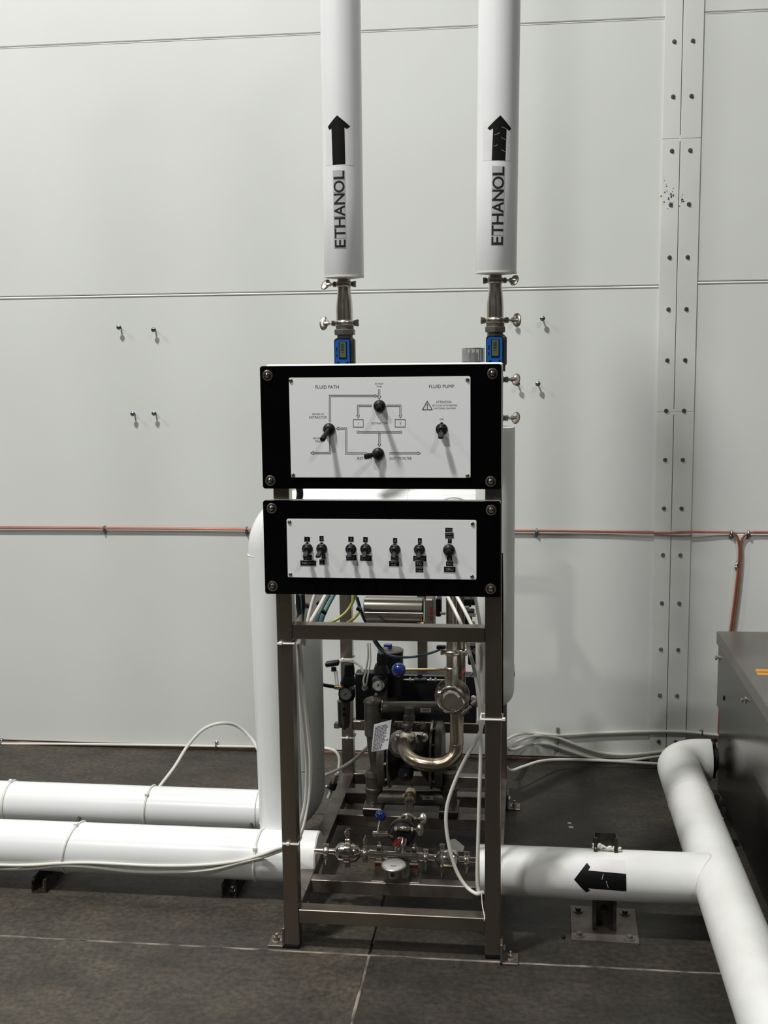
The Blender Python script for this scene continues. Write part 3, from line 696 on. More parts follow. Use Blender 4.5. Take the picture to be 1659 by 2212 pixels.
def hose(pts, r, label, mt='tube', cat='tube', name='tubing', grp=None, n=7):
    t = MB().tube(smooth_path(pts, n), r, 10).build(name, mt); tag(t, label, cat, grp); return t
# ================================================================== INSULATED PIPES, LOWER LEFT
def ring(mb, c, axis, R, r=0.0012): 
    u, v, a = frame_of(axis); c = V(c); mb.tube([c + (u * math.cos(2 * PI * i / 40) + v * math.sin(2 * PI * i / 40)) * R for i in range(41)], r, 6, caps=False)
YA = 3.51; RA = 0.0805; zA = 0.127
xcap = P(688, 1845, YA).x
t = thing('insulated_pipe', (-1.5, YA, 0.045), 'nearest white insulated pipe low on the left, capped inside the frame', 'pipe')
m_ = MB(); m_.lathe((-3.4, YA, zA), X1, [(RA, 0), (RA, 3.4 + xcap - .004), (RA - .004, 3.4 + xcap)], 64); m_.build('jacket', 'jacket', t)
m_ = MB(); m_.lathe((xcap - .06, YA, zA), X1, [(RA + .001, 0), (RA + .0025, .001), (RA + .0025, .058), (RA - .002, .0625), (RA * .3, .0625)], 64); m_.build('end_cap', 'jacket_dull', t)
YBk = 3.89; RB = 0.0735; zB = 0.118
xB = -0.775
t = thing('insulated_pipe', (-1.5, YBk, 0.045), 'rear white insulated pipe low on the left, turning up inside the frame', 'pipe')
MB().tube(fillet([(-3.6, YBk, zB), (xB, YBk, zB), (xB, YBk, 1.08)], 0.11, 12), RB, 56).build('jacket', 'jacket', t)
m_ = MB(); ring(m_, (P(560, 1740, YBk).x, YBk, zB), X1, RB + .0008, .0022); ring(m_, (xB, YBk, .30), Z1, RB + .0006); m_.build('joint_band', 'seal', t)
# tall white pipe: rises from the front pipe, elbow, then runs right behind the panels
YT_ = 3.62; RT = 0.072
bp_ = P(566, 1785, YT_); tp_ = P(535, 1150, YT_); zh = P(750, 1056, YT_).z - RT
xr = P(1036, 1075, YT_).x
t = thing('insulated_pipe', (bp_.x + RT, YT_, 0.14), 'tall white insulated pipe left of the frame, elbowed right behind the panels', 'pipe')
MB().tube(fillet([(bp_.x + RT, YT_ - 0.02, 0.15), (tp_.x + RT, YT_, zh), (xr, YT_, zh)], 0.125, 14), RT, 56).build('jacket', 'jacket', t)
m_ = MB(); zr = P(552, 1196, YT_).z; ring(m_, (tp_.x + RT + .002, YT_, zr), Z1, RT + .0006, .0018)
ring(m_, (P(883, 1070, YT_).x, YT_, zh), X1, RT + .0005, .0009); ring(m_, (P(655, 1070, YT_).x, YT_, zh), X1, RT + .0005, .0009)
ring(m_, (bp_.x + RT - .001, YT_ - .016, .203), Z1, RT + .0005, .0014); m_.build('joint_band', 'edge_w', t)
xs = P(980, 1100, YT_ - .08).x
MB().cyl((xs, YT_ - .085, zh - .012), (xs, YT_ - 0.02, zh - .012), 0.068, seg=48).build('branch_stub', 'jacket', t)
m_ = MB(); ring(m_, (xs, YT_ - .083, zh - .012), V((0, 1, 0)), .0685, .0011); m_.build('joint_band', 'tape', t)
hose([P(x, y, 3.30) for x, y in ((646, 1052), (648, 1068), (644, 1090))], .010, 'thick black cable crossing the gap between the panels at the left post', 'rubber', 'cable', 'cable')

# strut channels carrying the two pipes
def channel(p0, p1, w_=0.05, h_=0.045, th=0.004, lip=0.010, up=V((0, 0, 1))):
    p0 = V(p0); p1 = V(p1); d = (p1 - p0).normalized(); s_ = d.cross(up).normalized(); m_ = MB()
    prof = [(-w_ / 2, 0), (w_ / 2, 0), (w_ / 2, h_), (w_ / 2 - lip, h_), (w_ / 2 - lip, h_ - .007), (w_ / 2 - lip + .003, h_ - .007), (w_ / 2 - lip + .003, h_ - th), (w_ / 2 - th, h_ - th), (w_ / 2 - th, th),
            (-w_ / 2 + th, th), (-w_ / 2 + th, h_ - th), (-w_ / 2 + lip - .003, h_ - th), (-w_ / 2 + lip - .003, h_ - .007), (-w_ / 2 + lip, h_ - .007), (-w_ / 2 + lip, h_), (-w_ / 2, h_)]
    a = [p0 + s_ * x + up * z for x, z in prof]; b = [p1 + s_ * x + up * z for x, z in prof]; n = len(a)
    fs = [(i, (i + 1) % n, n + (i + 1) % n, n + i) for i in range(n)]
    # end faces as strips of the U
    for o in (0, n):
        for q in ((0, 1, 8, 9), (1, 2, 7, 8), (2, 3, 6, 7), (3, 4, 5, 6), (9, 10, 15, 0), (10, 11, 14, 15), (11, 12, 13, 14)): fs.append(tuple(o + i for i in q))
    m_.add(a + b, fs); return m_
for (px, py, lab) in ((84, 1929, 'dark strut channel under the left pipes, nearer the left edge'), (495, 1940, 'dark strut channel under the left pipes, nearer the frame')):
    g0 = G(px, py); t = thing('strut_channel', g0, lab, 'strut channel', 'strut channels under the left pipes')
    channel((g0.x, g0.y, 0.0), (g0.x, 4.02, 0.0), 0.05, 0.045).build('channel', 'strut', t)
    q = MB(); hexhead(q, (g0.x + .004, g0.y + .03, .004), Z1, .010, .007); q.cyl((g0.x + .004, g0.y + .03, .01), (g0.x + .004, g0.y + .03, .024), .005, seg=8); q.build('anchor_bolt', 'satin', t)
    q = MB()
    q.tube([(g0.x - .012, YBk - RB - .012, .05), (g0.x - .012, YBk - RB - .014, .085), (g0.x - .012, YBk - RB + .01, .10)], .006, 8); q.build('pipe_clamp', 'strut', t)

# cable ties around the pipes
def tie_ring(px, py, Yc, zc, R, lab, lean=0.012, hy=None):
    x = P(px, py, Yc - R).x; pts = []
    for i in range(40):
        a = 2 * PI * i / 40; pts.append(V((x + lean * math.cos(a - 0.9), Yc + math.cos(a) * (R + .002), zc + math.sin(a) * (R + .002))))
    ha = hy if hy is not None else 2.3
    hp = V((x + lean * math.cos(ha - .9), Yc + math.cos(ha) * (R + .006), zc + math.sin(ha) * (R + .006)))
    t = thing('cable_tie', hp, lab, 'cable tie', 'cable ties around the left pipes')
    MB().tube(pts + [pts[0]], .0042, 6, caps=False).build('strap', 'tie', t)
    MB().box(hp, (.013, .012, .012), .002).build('head', 'tie', t)
tie_ring(142, 1850, YA, zA, RA, 'cable tie around the nearest pipe, with its head on top', 0.02, hy=1.75)
tie_ring(549, 1850, YA, zA, RA, 'cable tie around the nearest pipe beside the tall vertical pipe', 0.006, hy=2.5)
tie_ring(311, 1730, YBk, zB, RB, 'cable tie around the rear pipe midway along it', 0.006, hy=2.2)
tie_ring(4, 1730, YBk, zB, RB, 'cable tie around the rear pipe at the left edge', 0.004, hy=1.6)

# ================================================================== MILKY TUBES
Yp = YA - RA - .005
def onpipe(px, py, R_=RA, Yc=YA, zc=zA, off=.0055):  # point on the front of the pipe seen at the pixel
    lo_, best = None, None
    for i in range(200):
        Y = Yc - (R_ + off) + i * (R_ + off) / 200; p = P(px, py, Y)
        dd = abs(math.hypot(p.y - Yc, p.z - zc) - (R_ + off))
        if best is None or dd < lo_: lo_, best = dd, p
    return best
hose([onpipe(x, y) for x, y in ((-420, 1862), (-40, 1868), (60, 1869), (130, 1865), (200, 1864), (330, 1870), (430, 1869), (510, 1861))] + [P(570, 1845, 3.42), P(600, 1834, 3.35), P(628, 1826, 3.21)], .0052, 'upper milky tube along the nearest pipe, rising to the left post')
hose([onpipe(x, y) for x, y in ((-420, 1868), (-40, 1876), (60, 1876), (130, 1870), (190, 1872), (280, 1882), (360, 1884), (450, 1879), (520, 1863))] + [P(575, 1849, 3.42), P(606, 1838, 3.35), P(632, 1831, 3.21)], .0052, 'lower milky tube along the nearest pipe, sagging between ties')
hose([P(x, y, Y) for x, y, Y in ((335, 1712, 3.97), (350, 1692, 4.0), (378, 1655, 4.05), (405, 1612, 4.1), (440, 1575, 4.12), (480, 1562, 4.15), (515, 1570, 4.2), (545, 1598, 4.2), (570, 1640, 4.15), (620, 1690, 4.1), (700, 1675, 4.1), (755, 1648, 4.05), (790, 1618, 3.98), (806, 1596, 3.95))], .0062, 'milky tube arching up behind the left pipes and through to the pump')
hose([P(x, y, 4.45) for x, y in ((690, 1615), (712, 1618), (726, 1625), (733, 1640), (731, 1665), (724, 1690))], .006, 'short milky tube curling down behind the frame near the floor valve')
hose([P(x, y, WY - .012) for x, y in ((-700, 1600), (-40, 1606), (120, 1607), (300, 1609), (470, 1612), (600, 1614))], .0055, 'milky tube clipped straight along the foot of the left wall')
clip(2, 1606, wl, dz=.012); clip(467, 1611, wl, dz=.012)
Ywt = WY - .012
hose([P(1088, 1602, 4.5), P(1115, 1588, 4.7)] + [P(x, y, Ywt) for x, y in ((1150, 1584), (1205, 1588), (1300, 1583), (1400, 1580), (1480, 1581), (1530, 1586), (1600, 1592))], .0062, 'milky tube running highest along the foot of the right wall')
hose([P(1088, 1617, 4.5), P(1120, 1600, 4.7)] + [P(x, y, Ywt) for x, y in ((1160, 1589), (1200, 1592), (1240, 1607), (1290, 1624), (1340, 1630), (1400, 1627), (1470, 1618))], .0062, 'milky tube sagging below the highest one on the right wall')
hose([P(1086, 1596, 4.4), P(1096, 1616, 4.5), P(1112, 1619, 4.6)] + [P(x, y, Ywt) for x, y in ((1145, 1607), (1185, 1607), (1230, 1622), (1290, 1640), (1350, 1643), (1420, 1634), (1470, 1628))], .0062, 'milky tube sagging lowest on the right wall just above the floor')
hose([P(1086, 1590, 4.40), P(1088, 1640, 4.40), P(1101, 1664, 4.42), P(1130, 1656, 4.5), P(1165, 1645, 4.6), P(1210, 1641, 4.7), P(1300, 1643, 4.74), P(1440, 1651, 4.76)], .0062, 'milky tube dropping beside the right post then running along the floor')
t = wl
for x, y in ((1205, 1578), (1204, 1603), (1203, 1620), (1516, 1583)): clip(x, y, t, dz=.0)
# tubes inside the frame
hose([P(x, y, Y) for x, y, Y in ((648, 1392, 3.25), (652, 1440, 3.26), (655, 1500, 3.27), (664, 1570, 3.28), (671, 1640, 3.29), (668, 1710, 3.3), (656, 1780, 3.27), (645, 1815, 3.23))], .0056, 'right-hand milky tube bowing down inside the left post')
hose([P(x, y, Y) for x, y, Y in ((645, 1392, 3.23), (648, 1440, 3.24), (650, 1500, 3.25), (658, 1580, 3.26), (663, 1650, 3.27), (661, 1720, 3.27), (652, 1770, 3.25), (643, 1805, 3.22))], .0056, 'left-hand milky tube bowing down inside the left post')
hose([P(x, y, Y) for x, y, Y in ((965, 1285, 3.45), (982, 1318, 3.42), (1000, 1358, 3.38), (1012, 1400, 3.36), (1024, 1445, 3.34), (1033, 1500, 3.30), (1038, 1560, 3.28), (1038, 1640, 3.26), (1035, 1740, 3.25), (1032, 1860, 3.24), (1034, 1926, 3.24), (1041, 1928, 3.225))], .0055, 'milky tube slanting behind the crossbar then straight down beside the right post')
hose([P(x, y, Y) for x, y, Y in ((985, 1285, 3.50), (1003, 1318, 3.46), (1021, 1356, 3.43), (1036, 1400, 3.40), (1041, 1480, 3.34), (1042, 1560, 3.29), (1028, 1600, 3.27), (1005, 1640, 3.27), (982, 1690, 3.27), (966, 1740, 3.27), (964, 1785, 3.27), (973, 1840, 3.27), (988, 1885, 3.27), (1008, 1916, 3.26), (1030, 1931, 3.24), (1043, 1927, 3.225))], .0055, 'milky tube looping wide out to the left and back to the right post')
hose([P(x, y, Y) for x, y, Y in ((1026, 1285, 3.32), (1032, 1320, 3.31), (1038, 1360, 3.30), (1040, 1430, 3.30), (1041, 1550, 3.30))], .005, 'milky tube running down tight against the right post, topmost part')
hose([P(x, y, Y) for x, y, Y in ((704, 1284, 3.40), (690, 1310, 3.37), (672, 1340, 3.33), (660, 1358, 3.3), (652, 1392, 3.27))], .0058, 'milky tube slanting behind the upper left corner of the frame')
hose([P(x, y, Y) for x, y, Y in ((680, 1284, 3.32), (672, 1310, 3.31), (664, 1345, 3.29), (657, 1395, 3.27))], .005, 'thin milky tube falling nearly straight at the upper left corner')
hose([P(x, y, Y) for x, y, Y in ((767, 1280, 3.42), (762, 1300, 3.42), (745, 1325, 3.4), (715, 1344, 3.38), (678, 1352, 3.35))], .0048, 'longer yellow tube sweeping down to the left behind the crossbar', 'yellow')
hose([P(x, y, Y) for x, y, Y in ((779, 1318, 3.45), (765, 1335, 3.44), (748, 1347, 3.42), (728, 1358, 3.40))], .0048, 'shorter yellow tube below the bundle, beside the actuator', 'yellow')
hose([P(x, y, Y) for x, y, Y in ((722, 1284, 3.5), (708, 1310, 3.48), (697, 1335, 3.46), (690, 1362, 3.45))], .006, 'left teal tube of the pair in the upper left corner', 'teal')
hose([P(x, y, Y) for x, y, Y in ((712, 1284, 3.46), (700, 1305, 3.45), (688, 1330, 3.43), (682, 1360, 3.42))], .006, 'right teal tube of the pair in the upper left corner', 'teal')
for i, (x0, x1) in enumerate(((642, 646), (648, 650), (655, 652))):
    hose([P(x0, 1284, 3.30 + i * .01), P(x0 + 1, 1310, 3.3 + i * .01), P(x1 + 1, 1335, 3.3 + i * .01), P(x1, 1364, 3.29 + i * .01)], .005, ('leftmost', 'middle', 'rightmost')[i] + ' of three dark cables beside the left post top', 'rubber' if i != 1 else 'teal', 'cable', 'cable')
hose([P(x, y, Y) for x, y, Y in ((768, 1284, 3.50), (775, 1308, 3.5), (785, 1335, 3.5), (800, 1362, 3.5), (810, 1388, 3.52), (827, 1408, 3.58), (850, 1418, 3.66), (880, 1420, 3.72), (905, 1417, 3.78), (935, 1409, 3.72), (950, 1403, 3.65))], .0042, 'thin blue tube sagging below the upper crossbar', 'bluet')
hose([P(x, y, Y) for x, y, Y in ((772, 1290, 3.47), (781, 1320, 3.47), (793, 1352, 3.48), (812, 1384, 3.52), (830, 1408, 3.6), (838, 1420, 3.66))], .0035, 'thin black cable running down beside the blue tube', 'rubber', 'cable', 'cable')
hose([P(x, y, 3.9) for x, y in ((794, 1388), (795, 1420), (790, 1450), (785, 1470), (788, 1485))], .0035, 'left thin clear tube hanging to the regulators', 'tube')
hose([P(x, y, 3.92) for x, y in ((799, 1388), (800, 1430), (794, 1462), (790, 1484))], .003, 'right thin clear tube hanging to the regulators', 'tube')
hose([P(x, y, Y) for x, y, Y in ((734, 1427, 4.25), (755, 1428, 4.0), (775, 1436, 3.9), (785, 1452, 3.88))], .0045, 'clear tube arching from the rear post to a regulator', 'tube')
hose([P(x, y, Y) for x, y, Y in ((1014, 1460, 3.7), (1030, 1446, 3.66), (1040, 1440, 3.6))], .004, 'short steel-coloured line crossing behind the right post tubes', 'satin', 'tube', 'tubing')
for x, y, w_ in ((700, 1322, 'lower one on the teal tubes'), (690, 1304, 'upper one on the teal tubes'), (664, 1308, 'beside the thin milky tube'), (776, 1316, 'holding the yellow tube by the actuator'), (650, 1312, 'on the dark cables by the left post')):
    q = MB().box(P(x, y, 3.40), (.018, .02, .010), .002, Matrix.Rotation(.5, 3, 'Y')).build('tube_clip', 'plastic'); tag(q, 'small black tube clip, ' + w_, 'clip', 'black tube clips above the upper crossbar')
# ties around posts
def post_tie(px0, px1, y, lab, Yf=YF, hx=None, xo=0.0, dz=0.004):
    a = P(px0, y, Yf - .003); b = P(px1, y + 2, Yf - .003); t = thing('cable_tie', a, lab, 'cable tie', 'cable ties around the posts')
    x0, x1 = max(a.x, XL0 - .003), min(b.x, XL0 + T + .004)
    if px0 > 900: x0, x1 = XR1 - T - .012, XR1 + .004
    y0, y1 = Yf - .003, Yf + T + .003; z = a.z
    MB().tube([(x0, y0, z), (x1, y0, z), (x1, y1, z), (x0, y1, z), (x0, y0, z)], .0032, 6).build('strap', 'tie', t)
    MB().box(P(hx if hx else px0 + 3, y, Yf - .006), (.011, .008, .010), .002).build('head', 'tie', t)
post_tie(600, 650, 1390, 'cable tie around the left post just below the upper crossbar', hx=606)
post_tie(610, 653, 1823, 'cable tie around the left post level with the nearest pipe', hx=622)
post_tie(1036, 1086, 1554, 'cable tie around the right post at mid height', hx=1088)
post_tie(737, 768, 1424, 'cable tie around the rear left post near its top', Yf=YB)
post_tie(738, 769, 1594, 'cable tie around the rear left post near its foot', Yf=YB, hx=750)

# ================================================================== INSULATED PIPES, RIGHT
YQ = 3.355; RQ = 0.0745; zQ = 0.182
XD = 0.581; RD = 0.079
x0q = P(1030, 1860, YQ).x
t = thing('insulated_pipe', (0.1, YQ, 0.1), 'white insulated pipe with a black left-pointing arrow, right of the frame', 'pipe')
MB().lathe((x0q, YQ, zQ), X1, [(RQ * .3, -.001), (RQ - .003, -.001), (RQ, .003), (RQ, XD - x0q - 0.02)], 64).build('jacket', 'jacket_dull', t)
m_ = MB(); ring(m_, (P(1084, 1900, YQ - RQ).x, YQ, zQ), X1, RQ + .0004, .0008); m_.build('joint_band', 'seal', t)
def rectw(pxs, mt, name, par, off):
    m_ = MB(); pp = [P(x, y, YQ - RQ) for x, y in pxs]; m_.add(pp, [tuple(range(len(pp)))])
    # wrap about the X axis
    bm = bmesh.new(); vv = [bm.verts.new(p) for p in m_.v]; [bm.faces.new([vv[i] for i in t_]) for t_ in tessellate_polygon([m_.v])]
    for _ in range(5):
        L = [e for e in bm.edges if e.calc_length() > .008]
        if not L: break
        bmesh.ops.subdivide_edges(bm, edges=L, cuts=1); bmesh.ops.triangulate(bm, faces=bm.faces)
    new = []; bm.verts.index_update()
    for v in bm.verts:
        # slide along the sight line onto the pipe's surface height: same height fraction, real curvature
        tt = (v.co.z - zQ) / RQ * 0.98; new.append(V((v.co.x, YQ - math.cos(tt) * (RQ + off), zQ + math.sin(tt) * (RQ + off))))
    fs = [tuple(v.index for v in f.verts) for f in bm.faces]; bm.free(); o = MB(); o.add(new, fs); return o.build(name, mt, par)
rectw([(1231, 1852), (1352, 1860), (1352, 1944), (1234, 1935)], 'film', 'sticker_film', t, .0004)
asx = rectw([(1240, 1900), (1269, 1866), (1276, 1875), (1271, 1882), (1353, 1889), (1353, 1926), (1270, 1919), (1275, 1924), (1267, 1930)], 'vinyl', 'arrow_sticker', t, .0008)
rectw([(1303, 1889), (1304, 1889), (1301, 1900), (1300, 1900)], 'tape', 'scratch', asx, .0012); rectw([(1309, 1903), (1310, 1903), (1314.5, 1918), (1313.5, 1918)], 'tape', 'scratch', asx, .0012)
t = thing('insulated_pipe', (XD, 3.2, .1), 'thick white insulated pipe running away beside the cabinet to an elbow', 'pipe')
MB().tube(fillet([(XD, 1.9, zQ), (XD, 4.385, zQ), (.712, 4.385, zQ)], 0.105, 14), RD, 64).build('jacket', 'jacket_dull', t)
m_ = MB(); ring(m_, (XD, P(1500, 1770, 4.0).y - .05, zQ), V((0, 1, 0)), RD + .0005, .0014)
m_.build('joint_band', 'seal', t)
m_ = MB()   # welded saddle where the side pipe meets it
for i in range(33):
    a = PI / 2 + PI * i / 32 * 1.0 
pts = []
for i in range(41):
    a = 2 * PI * i / 40; yy = RQ * math.cos(a); zz = RQ * math.sin(a); xx = -math.sqrt(max(0, RD ** 2 - zz ** 2)) 
    pts.append(V((XD + xx - .001, YQ + yy, zQ + zz)))
m_.tube(pts, .0028, 6).build('saddle_sealant', 'seal', t)
m_ = MB(); m_.cyl((.705, 4.385, zQ + .005), (.738, 4.385, zQ + .005), .045); m_.build('outlet_stub', 'dark', t)
clamp(t, (.726, 4.385, zQ), X1, .045, .012, Z1, X1, mt='dark', wl=.02)
# strut stand under the arrow pipe
g0 = G(1306, 2010); t = thing('pipe_stand', (g0.x, g0.y, 0), 'strut stand with a square bolted base plate under the arrow pipe', 'pipe stand')
c4 = [G(1232, 1960), G(1371, 1968), G(1381, 2043), G(1235, 2034)]
MB().prism([V((p.x, p.y, .007)) for p in c4], (0, 0, -1), .007).build('base_plate', 'plate_d', t)
for px, py in ((1249, 1968), (1350, 1974), (1251, 2021), (1360, 2028)):
    b_ = G(px, py, .007); q = MB(); q.lathe(b_, Z1, [(.0155, 0), (.0155, .0025), (.011, .003)], 18); hexhead(q, b_ + V((0, 0, .003)), Z1, .0095, .009); q.build('anchor_bolt', 'cast', t)
xq = P(1305, 1990, YQ + .01).x
channel((xq, g0.y + .03, .007), (xq, g0.y + .03, .30), .070, .045, up=V((0, -1, 0))).build('upright', 'strut', t)
q = MB(); q.lathe((xq, g0.y + .022, .055), NY, [(.011, 0), (.011, .003)], 20); q.lathe((xq, g0.y + .022, .055), NY, [(.006, 0), (.006, .008)], 6); q.build('stud', 'strut', t)
fm = MB()
for q_ in range(26):
    px = random.choice((1289, 1295, 1302, 1318, 1326, 1335)) + random.uniform(-5, 5); s_ = random.uniform(.0025, .006) * (1.3 if px < 1296 else 1)
    fm.ell(P(px, 1828 + (px - 1289) * .12 + random.uniform(-3, 3), YQ - .004), (s_ * 1.5, s_, s_ * .75), Matrix.Rotation(random.uniform(-1, 1), 3, 'Y'), 8, 5)
fm.build('foam_bead', 'foam', t)
t = thing('pipe_stand', (.69, 3.93, 0), 'dark strut stand tucked between the thick pipe and the cabinet', 'pipe stand')
pq = P(1546, 1722, 3.97)
channel((pq.x - .012, 4.0, 0), (pq.x - .012, 4.0, pq.z), .062, .05, up=V((0, -1, 0))).build('upright', 'strut', t)
fm = MB()
for px, py, s_ in ((1537, 1742, .008), (1549, 1752, .010), (1558, 1768, .008), (1562, 1780, .006)): fm.ell(P(px, py, 3.86), (s_, s_, s_ * .7), None, 10, 6)
fm.build('foam_bead', 'jacket_dull', t)

# ================================================================== CABINET
YC0, YC1 = 4.50, 2.2
ct = P(1548, 1363, YC0); cx0 = ct.x; cz = ct.z; cx1 = cx0 + 0.9
t = thing('steel_cabinet', (cx0 + .3, 3.6, 0), 'low stainless steel cabinet with an overhanging lid at the right edge', 'cabinet')
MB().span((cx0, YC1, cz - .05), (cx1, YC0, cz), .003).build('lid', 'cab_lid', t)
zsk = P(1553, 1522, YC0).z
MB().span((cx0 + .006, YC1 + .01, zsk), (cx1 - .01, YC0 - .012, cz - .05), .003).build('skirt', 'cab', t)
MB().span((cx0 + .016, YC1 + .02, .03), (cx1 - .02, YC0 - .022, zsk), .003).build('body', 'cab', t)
MB().span((cx0 + .05, YC1 + .05, 0), (cx1 - .05, YC0 - .05, .03), .002).build('plinth', 'strut', t)
def wb(Y, z): 
    q = MB(); q.cyl((cx0 + .006, Y, z), (cx0 - .010, Y, z), .0045, seg=8); hexhead(q, (cx0 - .002, Y, z), (-1, 0, 0), .0095, .007); q.lathe((cx0 + .006, Y, z), (-1, 0, 0), [(.014, 0), (.014, .002)], 14); q.build('side_bolt', 'satin', t)
zz = P(1551, 1421, 4.46).z
for Y in (4.46, 3.92, 3.4): wb(Y, zz)
q = MB(); q.box((cx0 + .004, 4.33, P(1567, 1508, 4.33).z), (.004, .012, .016), .001); q.build('catch', 'dark', t)
sp = [G(x, y, cz + .0006) for x, y in ((1632, 1445), (1690, 1447), (1695, 1460), (1636, 1457))]
st = MB().prism(sp, (0, 0, -1), .0005).build('sticker', 'orange', t)
m_ = MB(); cc = sum(sp, V((0, 0, 0))) / 4 + V((0, 0, .0004)); [m_.add(quadpts(cc + V((-.018 + .0 * q_, .005 - q_ * .005, 0)), X1, V((0, 1, 0)), .05, .0014), [(0, 1, 2, 3)]) for q_ in range(3)]; m_.build('sticker_lettering', 'ink_blk', st)

# ================================================================== PNEUMATICS AND PUMP INSIDE THE FRAME
# polished actuator under the lower panel
YX = 3.62; kk = YX / F
c = P(854, 1322, YX); hw = 66 * kk
t = thing('pneumatic_actuator', c, 'polished steel actuator drum lying just under the lower panel', 'actuator')
m_ = MB(); m_.lathe(P(788, 1318, YX), X1, [(.040, 0), (.045, .003), (.045, 2 * hw - .003), (.040, 2 * hw)], 48); m_.build('drum', 'drum', t)
m_ = MB(); m_.box(c + V((0, -.044, .002)), (2 * hw - .002, .004, .013), .001); m_.build('name_strip', 'satin', t)
m_ = MB(); m_.box(P(930, 1325, YX), (.026, .10, .115), .004); m_.build('end_block', 'cast', t)
m_ = MB(); m_.box(P(932, 1332, YX - .052), (.010, .004, .008)); m_.box(P(932, 1318, YX - .052), (.008, .003, .022)); m_.build('terminal', 'redr', t)
m_ = MB(); m_.box(c + V((-.01, .0, -.052)), (.17, .06, .012), .002); m_.build('mount_plate', 'cast', t)
MB().lathe(P(912, 1348, YX - .04), NY, [(.009, 0), (.009, .012), (.006, .014)], 12).build('port_plug', 'brass', t)
# solenoid cluster behind the right tubes
t = thing('solenoid_bank', P(1015, 1320, 3.75), 'dark solenoid valves clustered behind the milky tubes, upper right of the frame', 'valve')
for i, (x, y, w_, h_) in enumerate(((1008, 1300, 22, 18), (1012, 1322, 26, 10), (1010, 1338, 20, 16), (948, 1310, 12, 40), (1022, 1298, 12, 14), (1020, 1412, 18, 44))):
    MB().box(P(x, y, 3.78 + .01 * i), (w_ * .0015, .05, h_ * .0015), .003).build('coil', 'plastic', t)
m_ = MB()
for x, y in ((1005, 1312), (1030, 1326), (1018, 1345), (955, 1325)): m_.cyl(P(x - 4, y, 3.74), P(x + 8, y, 3.74), .005, seg=8)
m_.cyl(P(1008, 1328, 3.73), P(1032, 1329, 3.73), .006, seg=10)
m_.build('fitting', 'satin', t)
# stainless risers at the right
t = thing('process_pipe', P(976, 1480, 3.62), 'front upright stainless pipe above the round valve', 'pipe')
MB().cyl(P(976, 1446, YX), P(975, 1280, YX), 12 * kk, seg=28).build('tube', 'satin', t)
clamp(t, P(976, 1409, YX), Z1, 15 * kk, .016, X1, V((0, .3, 1)), mt='satin', wl=.02)
MB().box(P(953, 1398, YX), (.03, .02, .010), .002).build('tube_fitting', 'plastic', t)
t = thing('process_pipe', P(994, 1480, 3.75), 'rear upright stainless pipe partly hidden by the front one', 'pipe')
MB().cyl(P(996, 1490, 3.75), P(993, 1280, 3.75), 11 * kk, seg=24).build('tube', 'steel', t)
clamp(t, P(997, 1406, 3.75), Z1, 14 * kk, .016, X1, V((0, .3, 1)), mt='steel', wl=.02)
m_ = MB(); m_.tube(smooth_path([P(1004, 1442, 3.72), P(1002, 1452, 3.71), P(994, 1460, 3.70)], 5), .003, 8); m_.build('red_wire', 'red', t)
# round ball valve with blue knob handle
cv = P(975, 1510, 3.60)
t = thing('ball_valve', cv, 'round-faced stainless valve with a long rod handle ending in a blue knob', 'valve')
m_ = MB(); m_.cyl(P(974.5, 1484, YX), P(974.5, 1441, YX), 14.5 * kk, seg=28); m_.cyl(P(974.5, 1458, YX), P(974.5, 1440, YX), 15 * kk, seg=28); m_.build('stem', 'satin', t)
m_ = MB(); m_.cyl(P(962, 1446.5, YX), P(872, 1446.5, YX), .0048, seg=12); m_.build('handle_rod', 'brass', t)
m_ = MB(); m_.ell(P(861.5, 1447, YX), (16 * kk, 16 * kk, 16 * kk), None, 28, 18); m_.build('handle_knob', 'ball', t)
m_ = MB(); m_.lathe(cv + V((0, .05, 0)), NY, [(.052, 0), (.0575, .004), (.0575, .012), (.054, .014), (.040, .018), (.040, .045)], 48); m_.build('flange', 'steel', t)
for i in range(6):
    a = PI / 6 + i * PI / 3; m_ = MB(); hexhead(m_, cv + V((math.cos(a) * .048, .036, math.sin(a) * .048)), NY, .006, .006); m_.build('flange_bolt', 'cast', t)
m_ = MB(); m_.lathe(cv + V((0, .006, 0)), NY, [(.040, 0), (.0455, .003), (.0455, .016), (.041, .020), (.036, .021), (.036, .016), (.034, .016)], 48); m_.build('clamp_ring', 'polish', t)
m_ = MB(); m_.lathe(cv + V((0, -.008, 0)), NY, [(.0335, 0), (.0335, .004), (.031, .006), (.0, .0065)], 48); m_.build('cap', 'satin', t)
ar_ = MB()
for i in range(24):
    a0 = PI * .98 - i * (PI * .86) / 24; a1 = PI * .98 - (i + 1) * (PI * .86) / 24; cc = cv + V((0, -.0148, 0))
    ar_.add([cc + V((math.cos(a) * r_ * 1.0, 0, math.sin(a) * r_)) for a, r_ in ((a0, .0235), (a0, .0315), (a1, .0315), (a1, .0235))], [(0, 1, 2, 3)])
ar_.build('printed_ring', 'dial', t)
m_ = MB(); d = (P(1026, 1516, 3.58) - P(1001, 1540, 3.58)).normalized()
m_.cyl(P(998, 1545, 3.58), P(1018, 1526, 3.58), .0055, seg=10); m_.box(P(1003, 1539, 3.58), (.018, .014, .012), .002, Matrix.Rotation(-.8, 3, 'Y')); wing(m_, P(1022, 1520, 3.57), d, V((.6, -.2, -.7)), .038)
m_.build('wing_bolt', 'cast', t)
m_ = MB(); m_.box(P(949, 1497, 3.575), (.012, .02, .012), .002); m_.build('hinge', 'satin', t)
MB().cyl(P(985, 1548, 3.58), P(985, 1548, 3.565), .004).build('hinge_pin', 'satin', t)
